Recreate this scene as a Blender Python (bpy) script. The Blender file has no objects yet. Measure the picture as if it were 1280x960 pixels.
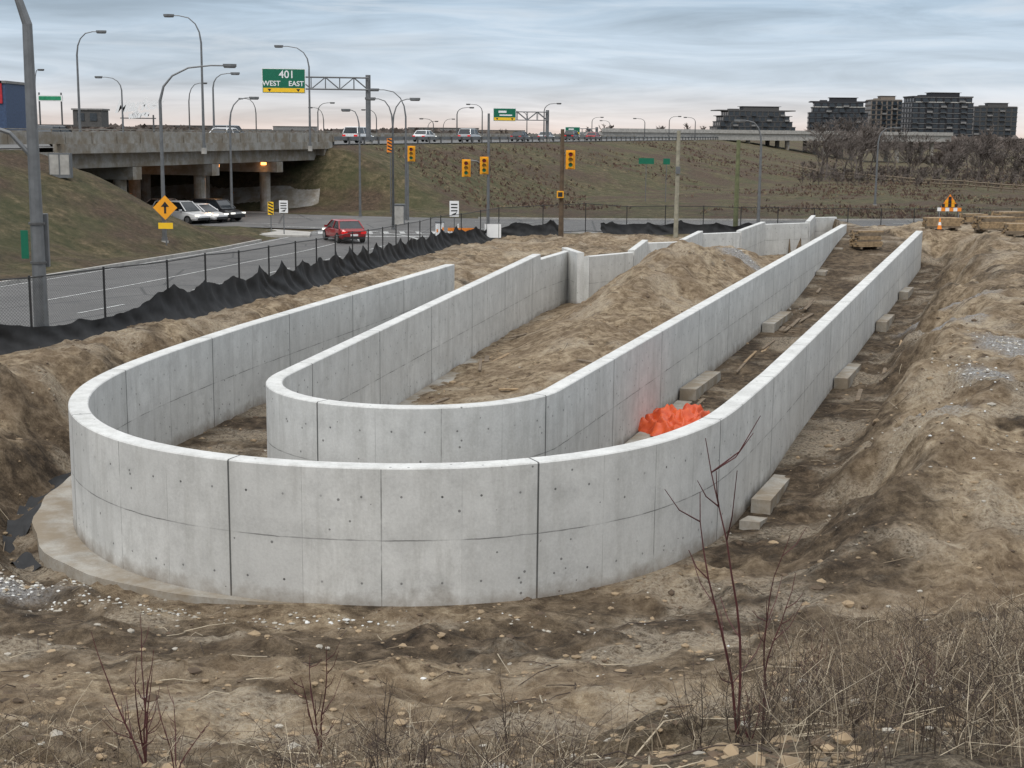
import bpy, math, random
import numpy as np
from mathutils import Matrix, Vector
random.seed(7); rng=np.random.default_rng(7)
S=bpy.context.scene; COL=bpy.context.collection
# ---------------------------------------------------------------- camera
cam=bpy.data.objects.new('camera',bpy.data.cameras.new('camera')); COL.objects.link(cam); S.camera=cam
M3=Matrix.Rotation(math.radians(90-10.06),3,'X')@Matrix.Rotation(math.radians(0.6),3,'Z')
cam.matrix_world=Matrix.Translation((0,0,7.7))@M3.to_4x4()
cam.data.sensor_width=36; cam.data.lens=36*1775/1280; cam.data.clip_end=6000; cam.data.clip_start=.1
S.view_settings.view_transform='Standard'; S.view_settings.look='None'; S.view_settings.exposure=0
# ---------------------------------------------------------------- node helpers
def newmat(name):
    m=bpy.data.materials.new(name); m.use_nodes=True; nt=m.node_tree
    return m,nt,nt.nodes['Principled BSDF']
class NT:
    def __init__(s,nt): s.nt=nt
    def n(s,t,**k):
        nd=s.nt.nodes.new(t)
        for a,b in k.items(): setattr(nd,a,b)
        return nd
    def inp(s,nd,i,val):
        if val is None: return
        if hasattr(val,'is_output'): s.nt.links.new(val,nd.inputs[i])
        else: nd.inputs[i].default_value=val
    def math(s,op,a,b=None,c=None,clamp=False):
        nd=s.n('ShaderNodeMath',operation=op,use_clamp=clamp); s.inp(nd,0,a); s.inp(nd,1,b); s.inp(nd,2,c); return nd.outputs[0]
    def noise(s,vec,scale,detail=5,rough=.55,dist=0):
        nd=s.n('ShaderNodeTexNoise'); s.inp(nd,'Vector',vec); nd.inputs['Scale'].default_value=scale
        nd.inputs['Detail'].default_value=detail; nd.inputs['Roughness'].default_value=rough; nd.inputs['Distortion'].default_value=dist
        return nd.outputs['Fac']
    def ramp(s,fac,stops,interp='LINEAR'):
        nd=s.n('ShaderNodeValToRGB'); cr=nd.color_ramp; cr.interpolation=interp
        while len(cr.elements)<len(stops): cr.elements.new(.5)
        for e,(p,c) in zip(cr.elements,stops):
            e.position=p; e.color=(c,c,c,1) if isinstance(c,(int,float)) else (*c,1)
        s.inp(nd,0,fac); return nd.outputs[0]
    def mix(s,fac,a,b,blend='MIX'):
        nd=s.n('ShaderNodeMixRGB',blend_type=blend); s.inp(nd,0,fac)
        for i,x in ((1,a),(2,b)):
            s.inp(nd,i,(*x,1) if isinstance(x,tuple) and len(x)==3 else x)
        return nd.outputs[0]
    def map(s,vec,scale=(1,1,1),rot=(0,0,0)):
        nd=s.n('ShaderNodeMapping'); s.inp(nd,0,vec); nd.inputs['Scale'].default_value=scale; nd.inputs['Rotation'].default_value=rot; return nd.outputs[0]
    def obj(s): return s.n('ShaderNodeTexCoord').outputs['Object']
    def attr(s,name): return s.n('ShaderNodeAttribute',attribute_name=name).outputs['Fac']
    def bump(s,h,strength,dist,bsdf):
        nd=s.n('ShaderNodeBump'); s.inp(nd,'Height',h); nd.inputs['Strength'].default_value=strength; nd.inputs['Distance'].default_value=dist
        s.nt.links.new(nd.outputs[0],bsdf.inputs['Normal'])
_mc={}
def mat(name,col,rough=.7,metal=0,var=.25,scale=3,emit=0,bump=0):
    if name in _mc: return _mc[name]
    m,nt,b=newmat(name); k=NT(nt); v=k.obj()
    f=k.noise(v,scale,2,.6)
    c0=tuple(max(0,x*(1-var)) for x in col); c1=tuple(min(1,x*(1+var)) for x in col)
    c=k.ramp(f,[(.3,c0),(.7,c1)])
    nt.links.new(c,b.inputs['Base Color']); b.inputs['Roughness'].default_value=rough; b.inputs['Metallic'].default_value=metal
    if emit:
        b.inputs['Emission Color'].default_value=(*col,1); b.inputs['Emission Strength'].default_value=emit
    if bump: k.bump(f,.6,bump,b)
    _mc[name]=m; return m
# ---------------------------------------------------------------- mesh builder
class MB:
    def __init__(s): s.v=[];s.f=[];s.m=[];s.mats=[]
    def mi(s,mt):
        if mt not in s.mats: s.mats.append(mt)
        return s.mats.index(mt)
    def add(s,vs,fs,mt):
        o=len(s.v); s.v.extend([tuple(p) for p in vs]); i=s.mi(mt)
        for f in fs: s.f.append(tuple(o+q for q in f)); s.m.append(i)
    def box(s,c,size,mt,rz=0,ry=0,rx=0,taper=1):
        hx,hy,hz=[q/2 for q in size]; R=Matrix.Rotation(rz,3,'Z')@Matrix.Rotation(ry,3,'Y')@Matrix.Rotation(rx,3,'X'); c=Vector(c)
        vs=[]
        for z in (-1,1):
            t=taper if z>0 else 1
            for x,y in ((-1,-1),(1,-1),(1,1),(-1,1)): vs.append(c+R@Vector((x*hx*t,y*hy*t,z*hz)))
        s.add(vs,[(3,2,1,0),(4,5,6,7),(0,1,5,4),(1,2,6,5),(2,3,7,6),(3,0,4,7)],mt)
    def tube(s,pts,rad,mt,n=8,cap=True):
        pts=[Vector(p) for p in pts]
        if not isinstance(rad,(list,tuple)): rad=[rad]*len(pts)
        vs=[];fs=[]; prev=None
        for i,p in enumerate(pts):
            t=(pts[min(i+1,len(pts)-1)]-pts[max(i-1,0)]); 
            if t.length<1e-9: t=Vector((0,0,1))
            t.normalize()
            if prev is None:
                a=t.cross(Vector((0,0,1)) if abs(t.z)<.9 else Vector((1,0,0))).normalized()
            else:
                a=(prev-t*prev.dot(t)).normalized()
            prev=a; b=t.cross(a)
            for j in range(n):
                th=2*math.pi*j/n; vs.append(p+(a*math.cos(th)+b*math.sin(th))*rad[i])
        for i in range(len(pts)-1):
            for j in range(n):
                fs.append((i*n+j,i*n+(j+1)%n,(i+1)*n+(j+1)%n,(i+1)*n+j))
        if cap: fs.append(tuple(range(n-1,-1,-1))); fs.append(tuple((len(pts)-1)*n+j for j in range(n)))
        s.add(vs,fs,mt)
    def prism(s,poly,axis,a0,a1,mt):
        n=len(poly); vs=[]
        for a in (a0,a1):
            for p in poly:
                vs.append({'y':(p[0],a,p[1]),'z':(p[0],p[1],a),'x':(a,p[0],p[1])}[axis])
        fs=[tuple(range(n-1,-1,-1)),tuple(range(n,2*n))]+[(i,(i+1)%n,n+(i+1)%n,n+i) for i in range(n)]
        s.add(vs,fs,mt)
    def build(s,name,loc=(0,0,0),rz=0,smooth=False,parent=None):
        me=bpy.data.meshes.new(name); me.from_pydata(s.v,[],s.f)
        for m in s.mats: me.materials.append(m)
        me.polygons.foreach_set('material_index',s.m)
        if smooth: me.polygons.foreach_set('use_smooth',[True]*len(s.f))
        me.update(); o=bpy.data.objects.new(name,me); COL.objects.link(o); o.location=loc; o.rotation_euler=(0,0,rz)
        if parent: o.parent=parent
        return o
# ---------------------------------------------------------------- noise / geometry fields
T=rng.random((256,256))
def vn(x,y):
    xf=np.floor(x);yf=np.floor(y);xi=xf.astype(np.int64)&255;yi=yf.astype(np.int64)&255
    fx=x-xf;fy=y-yf;fx=fx*fx*(3-2*fx);fy=fy*fy*(3-2*fy);x1=(xi+1)&255;y1=(yi+1)&255
    return (T[xi,yi]*(1-fx)+T[x1,yi]*fx)*(1-fy)+(T[xi,y1]*(1-fx)+T[x1,y1]*fx)*fy
def fbm(x,y,o=5,g=.5):
    r=0;a=1;t=0
    for i in range(o):
        r=r+a*(vn(x,y)*2-1);t+=a;a*=g;x,y=(x*.8-y*.6)*2.03+17.3,(x*.6+y*.8)*2.03+5.1
    return r/t
def ss(a,b,x):
    t=np.clip((x-a)/(b-a),0,1); return t*t*(3-2*t)
def dpl(X,Y,pts):
    best=np.full(X.shape,1e9)
    for (x0,y0),(x1,y1) in zip(pts[:-1],pts[1:]):
        dx,dy=x1-x0,y1-y0; L=dx*dx+dy*dy+1e-12
        t=np.clip(((X-x0)*dx+(Y-y0)*dy)/L,0,1)
        best=np.minimum(best,(X-x0-t*dx)**2+(Y-y0-t*dy)**2)
    return np.sqrt(best)
def inpoly(X,Y,P):
    r=np.zeros(X.shape,bool); n=len(P)
    for i in range(n):
        x0,y0=P[i];x1,y1=P[(i+1)%n]
        if y0==y1: continue
        c=((y0>Y)!=(y1>Y))&(X<(x1-x0)*(Y-y0)/(y1-y0)+x0); r^=c
    return r
def seg(p,q,st=.8):
    m=max(1,int(math.dist(p,q)/st)); return [(p[0]+(q[0]-p[0])*i/m,p[1]+(q[1]-p[1])*i/m) for i in range(m)]
def U(C,R,aL,aR,endL,endR,step=.35):
    t0=math.radians(aL);t1=math.radians(aR);a0=math.pi-t0; a1=2*math.pi-t1
    n=int((a1-a0)*R/step)
    arc=[(C[0]+R*math.cos(a0+(a1-a0)*i/n),C[1]+R*math.sin(a0+(a1-a0)*i/n)) for i in range(n+1)]
    return seg(endL,arc[0])+arc[:-1]+seg(arc[-1],endR)+[endR]
def catmull(P,st=.35):
    Q=[]
    for i in range(len(P)-1):
        p0=P[max(0,i-1)];p1=P[i];p2=P[i+1];p3=P[min(len(P)-1,i+2)]
        m=max(1,int(math.dist(p1,p2)/st))
        for j in range(m):
            t=j/m;Q.append(tuple(.5*(2*p1[k]+(p2[k]-p0[k])*t+(2*p0[k]-5*p1[k]+4*p2[k]-p3[k])*t*t+(3*p1[k]-p0[k]-3*p2[k]+p3[k])*t**3) for k in (0,1)))
    return Q+[P[-1]]
def offs(P,o):
    R=[]
    for i,p in enumerate(P):
        a=P[max(0,i-1)];c2=P[min(len(P)-1,i+1)];dx,dy=c2[0]-a[0],c2[1]-a[1];L=math.hypot(dx,dy) or 1
        R.append((p[0]+dy/L*o,p[1]-dx/L*o))
    return R
NOSE=[(-7.53,38.92),(-8.5,34.4),(-8.98,31.2),(-9.0,28.95),(-8.66,27.15),(-8.03,25.6),(-7.12,24.27),(-6.02,23.27),(-4.72,22.57),(-3.36,22.16),(-2.02,22.03),(-.75,22.15),(.45,22.55),(1.62,23.25),(2.67,24.25),(3.5,25.45),(4.24,26.9),(6.0,31.6)]
nose=catmull(NOSE)
for _ in range(4):
    nose=[nose[0]]+[((a[0]+2*b_[0]+c_[0])/4,(a[1]+2*b_[1]+c_[1])/4) for a,b_,c_ in zip(nose[:-2],nose[1:-1],nose[2:])]+[nose[-1]]
OUT=seg((-2.75,57.6),nose[0])+nose[:-1]+seg(nose[-1],(23.3,81.2))+[(23.3,81.2)]
INN=U((-2.05,30.3),3.24,12,18.6,(.8,59.4),(20.2,86.5))
def thin(p,k): return p[::k]+[p[-1]]
OUTT=thin(OUT,3); INNT=thin(INN,3)
ZIG=[(.8,59.4),(2.5,65.0),(3.1,62.2),(5.2,64.6),(6.4,71.0),(8.4,72.2),(10.2,79),(12.6,80.6),(15.4,89),(18.6,91),(20.4,98),(22.2,99)]
OPOLY=offs(OUT,-.19)+[(22.2,99)]+[(15.4,89),(10.2,79),(6.4,71),(2.5,65),(-2.75,57.6)]
IPOLY=offs(INN,-.175)+[(22.2,99)]+offs(ZIG,.15)[::-1]
FX=np.array([-60,30,39.5,46.3,58.7,74,88,96]);FXX=np.array([-40,-17.,-13.5,-11.3,-9,-6.8,-4.5,-1.0])
FENCE=[(-19,33.5),(-15.6,37),(-13.5,39.5),(-11.3,46.3),(-9,58.7),(-6.8,74),(-4.5,88),(-1.0,96),(8,101),(22,104.5),(40,108)]
MAINC=[(-27,20),(-22,33),(-19.8,41.3),(-17.7,48),(-15.5,60),(-13.3,75),(-11,89.5),(-8,106)]; MHW=5.9
CROSSC=[(-110,143.5),(-62,128.5),(-23.8,116.8),(-6,112),(14,112.5),(40,117),(80,128),(160,146),(400,180)]; CHW=8.5
def smoothpoly(P,it=2):
    for _ in range(it):
        Q=[P[0]]
        for a,b in zip(P[:-1],P[1:]):
            Q+= [(a[0]*.75+b[0]*.25,a[1]*.75+b[1]*.25),(a[0]*.25+b[0]*.75,a[1]*.25+b[1]*.75)]
        P=Q+[P[-1]]
    return P
MAINC=smoothpoly(MAINC);CROSSC=smoothpoly(CROSSC)
HP=(-32.,90.);HH=(math.sin(math.radians(17)),math.cos(math.radians(17)));HN=(HH[1],-HH[0])
HZ=6.25
def hw(s,d): return (HP[0]+HH[0]*s+HN[0]*d,HP[1]+HH[1]*s+HN[1]*d)
def zr(Y): return np.interp(Y,[20,40,60,85,110,400],[1.9,1.6,1.1,.55,.45,.45])
def terrain(X,Y,masks=False):
    X=np.asarray(X,float);Y=np.asarray(Y,float)
    ye=Y-np.clip(X-1,0,12)*.45+.7*fbm(X*.35,Y*.35,3)
    hc=np.interp(ye,[-60,-10,0,4,8,12,15,18,21,24,30],[6.9,6.5,6.1,5.0,3.7,2.2,1.2,.55,.12,0,-.4])
    inO=inpoly(X,Y,OPOLY);inI=inpoly(X,Y,IPOLY)
    do=np.minimum(dpl(X,Y,OUTT),dpl(X,Y,ZIG)); di=dpl(X,Y,INNT)
    lat=(X+2.4)*math.cos(.28)-(Y-28.75)*math.sin(.28)
    PR=2.1*(1-ss(90,106,Y))+.5*ss(90,106,Y); PL=zr(Y)+.12
    w=ss(-4,4,lat+.5*fbm(X*.2,Y*.2,2)); P=PL*(1-w)+PR*w
    wf=ss(18.5,30,Y); edge=do+1.6*fbm(X*.4,Y*.4,5)*ss(.8,2,do)
    bank=np.maximum(ss(.9,4.3,edge),ss(80,90,Y)*(lat>0))
    out=bank*P*wf+.22*ss(27,36,Y)*(lat>3)*(1-bank)
    out=out+bank*wf*.36*fbm(X*.25+9,Y*.25,5)*(Y<100)
    k=.25; h=np.clip(.5+.5*(hc-out)/k,0,1); z=hc*h+out*(1-h)+k*h*(1-h)
    lt=(1-ss(.7,1.5,do))*ss(-3.0,-5.5,X)*(Y<36)*(Y>21)
    z=z*(1-lt)+(-.04)*lt
    pit=np.exp(-((do-1.35)/.5)**2)*ss(-6,-8.5,X)*ss(37,32,Y)*ss(22.5,24.5,Y)*(~inO);z=z-.32*pit
    cor=.06+.12*fbm(X*.7,Y*.7,4)*ss(.2,1.2,np.minimum(do,di))+1.9*ss(60,90,Y)*(lat>2)
    a=(X-7.0)*HH[0]+(Y-60)*HH[1]; b=(X-7.0)*HH[1]-(Y-60)*HH[0]
    mo=2.75*np.exp(-np.where(a<0,(a/15.5)**2,(a/19.)**2)-np.where(b<0,(b/2.9)**2,(b/4.0)**2))
    mo=mo*(1+.38*fbm(X*.5,Y*.5,6))+.05+.1*fbm(X*.8,Y*.8,4)
    z=np.where(inO,cor,z); z=np.where(inI,mo,z)
    s=(X-HP[0])*HH[0]+(Y-HP[1])*HH[1]; d=(X-HP[0])*HN[0]+(Y-HP[1])*HN[1]
    W=15+20*ss(60,170,s)
    E=np.where(d>0,np.clip(1-d/W,0,1),np.where(d<-36,np.clip(1+(d+36)/16,0,1),1)); E=np.where(d>0,E*E*(3-2*E)*.35+E*.65,E)
    op=ss(2.5,9.5,s)*(1-ss(43,50,s)); E=E*(1-op); E=E*(1-ss(500,700,s))
    emb=.45+(HZ-.45)*E
    z=np.where((d<W+3)&~inO,np.maximum(z*(d>0)+.45*(d<=0),emb),z)
    grass=np.clip(ss(.0,1.2,np.interp(Y,FX,FXX)-X)+ss(97,103,Y+.8*fbm(X*.3,Y*.3,3)-np.clip(X-30,0,30)*.1),0,1)
    z=z+grass*(.22*fbm(X*.3,Y*.3,4)+.07*fbm(X*1.3,Y*1.3,3))*ss(0,2,np.abs(d+18)-18.5)
    dm=dpl(X,Y,MAINC)-MHW; dc=dpl(X,Y,CROSSC)-CHW; dr=np.minimum(dm,dc)
    wr=ss(.3,2.6,dr); z=(zr(Y)-.07)*(1-wr)+z*wr
    site=1-grass; nr=ss(.0,.6,np.minimum(do,di))
    rough=fbm(X*1.3,Y*1.3,5,.58); fine=fbm(X*5.2,Y*5.2,3,.6)
    inside=(inO)*1.0
    lump=np.clip(fbm(X*.8+4,Y*.8+8,5,.6)-.05,0,1)
    ridge=(1-np.abs(fbm(X*1.1+40,Y*.8,4,.55))*2.5)
    z=z+site*nr*((.16*rough+(.38*lump+.07*ridge*bank)*(hc<2.5))*(1-.7*inside)+.045*fine)*ss(.2,1.5,dr)
    rr=np.hypot(X+2.4,Y-28.75); rut=(np.exp(-((rr-10.0)/.25)**2)+np.exp(-((rr-8.6)/.28)**2))*ss(26,22,Y)*(1-inside)*(rr<12)
    z=z-.13*rut*(.7+.5*rough)
    if not masks: return z
    n1=fbm(X*.45+31,Y*.45,4); n2=fbm(X*.9+3,Y*1.3+7,5)
    wet=np.clip(ss(3.0,1.1,do+.9*n2)*(1-inO)*1.0*(Y>24.5)+pit*1.2+ .85*inO*(1-inI)+.85*ss(1.7,.6,np.abs(rr-9.5)+.9*n1+.9*n2)*(Y<27)*(1-inO)+.6*ss(.10,.36,n1+.25*n2)*(1-inI)+.3*ss(.02,.3,n2)+.2*ss(14,11,Y),0,1)
    wet=wet*(1-.55*inI)
    brush=np.clip(ss(1.0,2.2,hc+.5*n2)*ss(0,4,X+.5*(14-Y)+2*n1)*ss(26,20,Y)+.5*ss(14,11,Y+1.5*n1),0,1)
    pale=ss(.06,.36,fbm(X*.7+3,Y*.9+77,5))*site
    grv=np.zeros_like(X)
    for gx,gy,sx_,sy_ in ((13.6,38,1.1,2.0),(11.2,33,.7,1.6),(10.6,66,1.4,4),(-8.9,22.6,1.6,.8),(9.0,29.8,.7,1.2),(16,52,1.5,3),(14,45,.8,2)):
        grv=np.maximum(grv,ss(1.15,.6,np.hypot((X-gx)/sx_,(Y-gy)/sy_)+.5*n2))
    return z,grass,wet,brush,pale,grv
def TZ(x,y): return float(terrain(np.array([x]),np.array([y]))[0])
# ---------------------------------------------------------------- ground mesh
def axis_x():
    a=list(np.arange(-14,24.001,.1)); st=.1;x=24
    r=[]
    while x<2500: st*=1.045; x+=st; r.append(x)
    st=.1;x=-14;l=[]
    while x>-2500: st*=1.045; x-=st; l.append(x)
    return np.array(l[::-1]+a+r)
def axis_y():
    a=[-30,-20,-12,-6,-2,1,3,4.5,5.5,6.2];y=6.6
    while y<110: a.append(y); y+=max(.055,.0054*y)
    while y<3500: a.append(y); y+=.018*y
    return np.array(a)
ax=axis_x();ay=axis_y();nx,ny=len(ax),len(ay)
GX,GY=np.meshgrid(ax,ay); Z,g_,w_,b_,p_,v_=terrain(GX.ravel(),GY.ravel(),True)
me=bpy.data.meshes.new('ground'); nvt=nx*ny
co=np.empty((nvt,3),np.float32);co[:,0]=GX.ravel();co[:,1]=GY.ravel();co[:,2]=Z
me.vertices.add(nvt);me.vertices.foreach_set('co',co.ravel())
I=np.arange(nvt).reshape(ny,nx);q=np.stack([I[:-1,:-1],I[:-1,1:],I[1:,1:],I[1:,:-1]],-1).reshape(-1,4)
nq=len(q);me.loops.add(nq*4);me.loops.foreach_set('vertex_index',q.ravel().astype(np.int32))
me.polygons.add(nq);me.polygons.foreach_set('loop_start',np.arange(0,nq*4,4,dtype=np.int32));me.polygons.foreach_set('loop_total',np.full(nq,4,np.int32))
me.polygons.foreach_set('use_smooth',np.ones(nq,bool))
for nm,ar in (('grass',g_),('wet',w_),('brush',b_),('pale',p_),('gravel',v_)):
    at=me.attributes.new(nm,'FLOAT','POINT'); at.data.foreach_set('value',np.asarray(ar,np.float32))
me.update(calc_edges=True); me.validate()
ground=bpy.data.objects.new('ground',me);COL.objects.link(ground)
m,nt,b=newmat('ground_soil');k=NT(nt);v=k.obj()
nA=k.noise(v,.55,4,.62,.3);nB=k.noise(v,3.2,6,.74);nC=k.noise(v,14,4,.76);nD=k.noise(v,.12,3,.6)
dirt=k.ramp(nB,[(.32,(.085,.058,.036)),(.44,(.235,.172,.108)),(.55,(.40,.31,.205)),(.70,(.58,.475,.345))])
dirt=k.mix(k.ramp(nA,[(.40,0),(.56,1)]),k.mix(.5,dirt,(.165,.112,.068)),dirt)
wetc=k.ramp(nB,[(.32,(.022,.016,.011)),(.50,(.075,.053,.034)),(.68,(.20,.145,.095))])
wf=k.math('MULTIPLY',k.attr('wet'),k.ramp(nA,[(.3,.5),(.58,1)]))
c=k.mix(wf,dirt,wetc)
c=k.mix(k.math('MULTIPLY',k.attr('pale'),k.ramp(nC,[(.36,0),(.60,.65)])),c,(.56,.48,.37))
br=k.ramp(nC,[(.34,(.028,.022,.016)),(.5,(.11,.085,.056)),(.66,(.28,.23,.16))])
c=k.mix(k.math('MULTIPLY',k.attr('brush'),k.ramp(nB,[(.35,.35),(.6,.95)])),c,br)
c=k.mix(k.math('MULTIPLY',k.attr('gravel'),k.ramp(nC,[(.3,.2),(.5,.95)])),c,k.ramp(nC,[(.35,(.12,.115,.11)),(.6,(.42,.41,.40))]))
gr=k.ramp(k.noise(v,1.3,6,.82),[(.32,(.030,.030,.013)),(.45,(.075,.066,.032)),(.57,(.135,.108,.060)),(.72,(.27,.205,.125))])
gr=k.mix(k.ramp(k.noise(v,.3,4,.6),[(.46,0),(.6,.55)]),gr,(.055,.062,.026))
gr=k.mix(k.ramp(nD,[(.45,0),(.58,.8)]),gr,k.ramp(nB,[(.3,(.026,.018,.014)),(.5,(.078,.05,.036)),(.7,(.17,.115,.078))]))
c=k.mix(k.attr('grass'),c,gr)
nt.links.new(c,b.inputs['Base Color']);b.inputs['Roughness'].default_value=.92;b.inputs['Specular IOR Level'].default_value=.25
hgt=k.math('ADD',k.math('MULTIPLY',nB,.6),k.math('MULTIPLY',nC,.6));k.bump(hgt,1.0,.22,b)
me.materials.append(m)
# ---------------------------------------------------------------- sheets along a path (roads, paint, kerbs)
asph,nt,b=newmat('asphalt');k=NT(nt);v=k.obj()
c=k.ramp(k.noise(v,.35,5,.6),[(.35,(.078,.076,.074)),(.65,(.13,.126,.122))]);c=k.mix(.35,c,k.ramp(k.noise(v,9,3,.7),[(.35,(.06,.06,.06)),(.7,(.2,.19,.18))]))
crk=k.n('ShaderNodeTexVoronoi',feature='DISTANCE_TO_EDGE');k.inp(crk,'Vector',k.map(v,(.16,.10,.1)));crk.inputs['Scale'].default_value=1.0
c=k.mix(k.ramp(crk.outputs['Distance'],[(.004,.7),(.012,0)]),c,(.03,.03,.03))
nt.links.new(c,b.inputs['Base Color']);b.inputs['Roughness'].default_value=.8
paint,nt,b=newmat('road_paint');k=NT(nt);v=k.obj()
c=k.mix(k.ramp(k.noise(v,7,5,.75),[(.45,0),(.6,.85)]),(.62,.62,.60),(.14,.135,.13));nt.links.new(c,b.inputs['Base Color'])
conc2=mat('kerb_concrete',(.36,.345,.32),.85,var=.2,scale=2)
def resample(P,st):
    Q=[P[0]];
    for a,b2 in zip(P[:-1],P[1:]):
        n=max(1,int(math.dist(a,b2)/st))
        for i in range(1,n+1): Q.append((a[0]+(b2[0]-a[0])*i/n,a[1]+(b2[1]-a[1])*i/n))
    return Q
def strip(mb,P,o0,o1,dz,mt,zf=zr,nlat=1):
    rows=[offs(P,o0+(o1-o0)*j/nlat) for j in range(nlat+1)]
    vs=[(p[0],p[1],float(zf(p[1]))+dz) for r in rows for p in r];n=len(P)
    fs=[(j*n+i,j*n+i+1,(j+1)*n+i+1,(j+1)*n+i) for j in range(nlat) for i in range(n-1)]
    mb.add(vs,fs,mt)
MR=resample(MAINC,1.5);CR=resample(CROSSC,2.5)
mb=MB();strip(mb,MR,-MHW,MHW,0,asph,nlat=3);mb.build('road')
mb=MB();strip(mb,CR,-CHW,CHW,.006,asph,nlat=4);mb.build('cross_road')
mb=MB()
def cut(P,y0,y1): return [p for p in P if y0<=p[1]<=y1]
for o in (-5.5,5.3): strip(mb,cut(MR,20,97),o-.06,o+.06,.012,paint)
strip(mb,cut(MR,52,101),-.9,-.78,.012,paint)
MR2=resample(MAINC,.5)
for i0 in range(0,len(MR2)-8,18):
    sg=MR2[i0:i0+7]
    if sg[-1][1]<97: strip(mb,sg,2.55,2.68,.012,paint)
for i0 in range(0,len(CR)-4,4):
    strip(mb,CR[i0:i0+2],4.0,4.15,.018,paint);strip(mb,CR[i0:i0+2],-4.15,-4.0,.018,paint)
sgm=[p for p in CR if p[0]<-22];strip(mb,sgm,-.1,.1,.018,paint);sgm=[p for p in CR if p[0]>12];strip(mb,sgm,-.1,.1,.018,paint)
def arc(cx,cy,r,a0,a1,n=24): return [(cx+r*math.cos(math.radians(a0+(a1-a0)*i/n)),cy+r*math.sin(math.radians(a0+(a1-a0)*i/n))) for i in range(n+1)]
strip(mb,[(-13,97.5),(-4.2,99.3)],-.3,.3,.02,paint)
for y in (101,104): strip(mb,[(-14.5,y-1),(-3.5,y+1)],-.12,.12,.02,paint)
for i in range(9): strip(mb,[(-13.6+1.15*i,100.3+.2*i),(-13.9+1.15*i,102.6+.2*i)],-.18,.18,.024,paint)
strip(mb,arc(-23,92,13,5,80),-.1,.1,.028,paint);strip(mb,arc(-23,92,17,5,75),-.1,.1,.028,paint)
mb.build('road_markings')
mb=MB()
def kerb(P,o,w=.18,h=.13,zf=zr):
    a=offs(P,o);b2=offs(P,o+w);n=len(P);vs=[]
    for i in range(n):
        z=float(zf(P[i][1]));vs+=[(a[i][0],a[i][1],z-.1),(a[i][0],a[i][1],z+h),(b2[i][0],b2[i][1],z+h),(b2[i][0],b2[i][1],z-.1)]
    fs=[]
    for i in range(n-1):
        for j in range(3): fs.append((4*i+j,4*i+j+1,4*i+4+j+1,4*i+4+j))
    mb.add(vs,fs,conc2)
kerb(cut(MR,20,96),MHW);kerb(cut(MR,20,92),-MHW-.18)
kerb([p for p in CR if p[0]>2],CHW-.02);kerb([p for p in CR if p[0]>-5],-CHW-.18);kerb([p for p in CR if p[0]<-20],-CHW-.18);kerb([p for p in CR if p[0]<-22],CHW)
mb.build('kerb')
mb=MB();isl=[(-19.6,97.6),(-13.9,97.0),(-14.3,100.6),(-17.2,102.8)]
mb.prism([( x,y) for x,y in isl],'z',.40,.62,conc2);mb.build('traffic_island')
mb=MB()
def hstrip(mb,s0,s1,d0,d1,z,mt,n=40):
    vs=[];
    for i in range(n+1):
        s=s0+(s1-s0)*i/n
        for d in (d0,d1): x,y=hw(s,d); vs.append((x,y,z))
    mb.add(vs,[(2*i,2*i+1,2*i+3,2*i+2) for i in range(n)],mt)
hstrip(mb,-150,620,-35,-.9,HZ+.10,asph);mb.build('highway_road')
mb=MB()
for d in (-2.2,-17.0,-19,-34): hstrip(mb,-150,620,d-.08,d+.08,HZ+.106,paint)
for d in (-6,-9.7,-13.4,-23,-26.7,-30.4):
    for s in range(-150,400,12): hstrip(mb,s,s+4,d-.07,d+.07,HZ+.106,paint,1)
mb.build('highway_markings')
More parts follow.
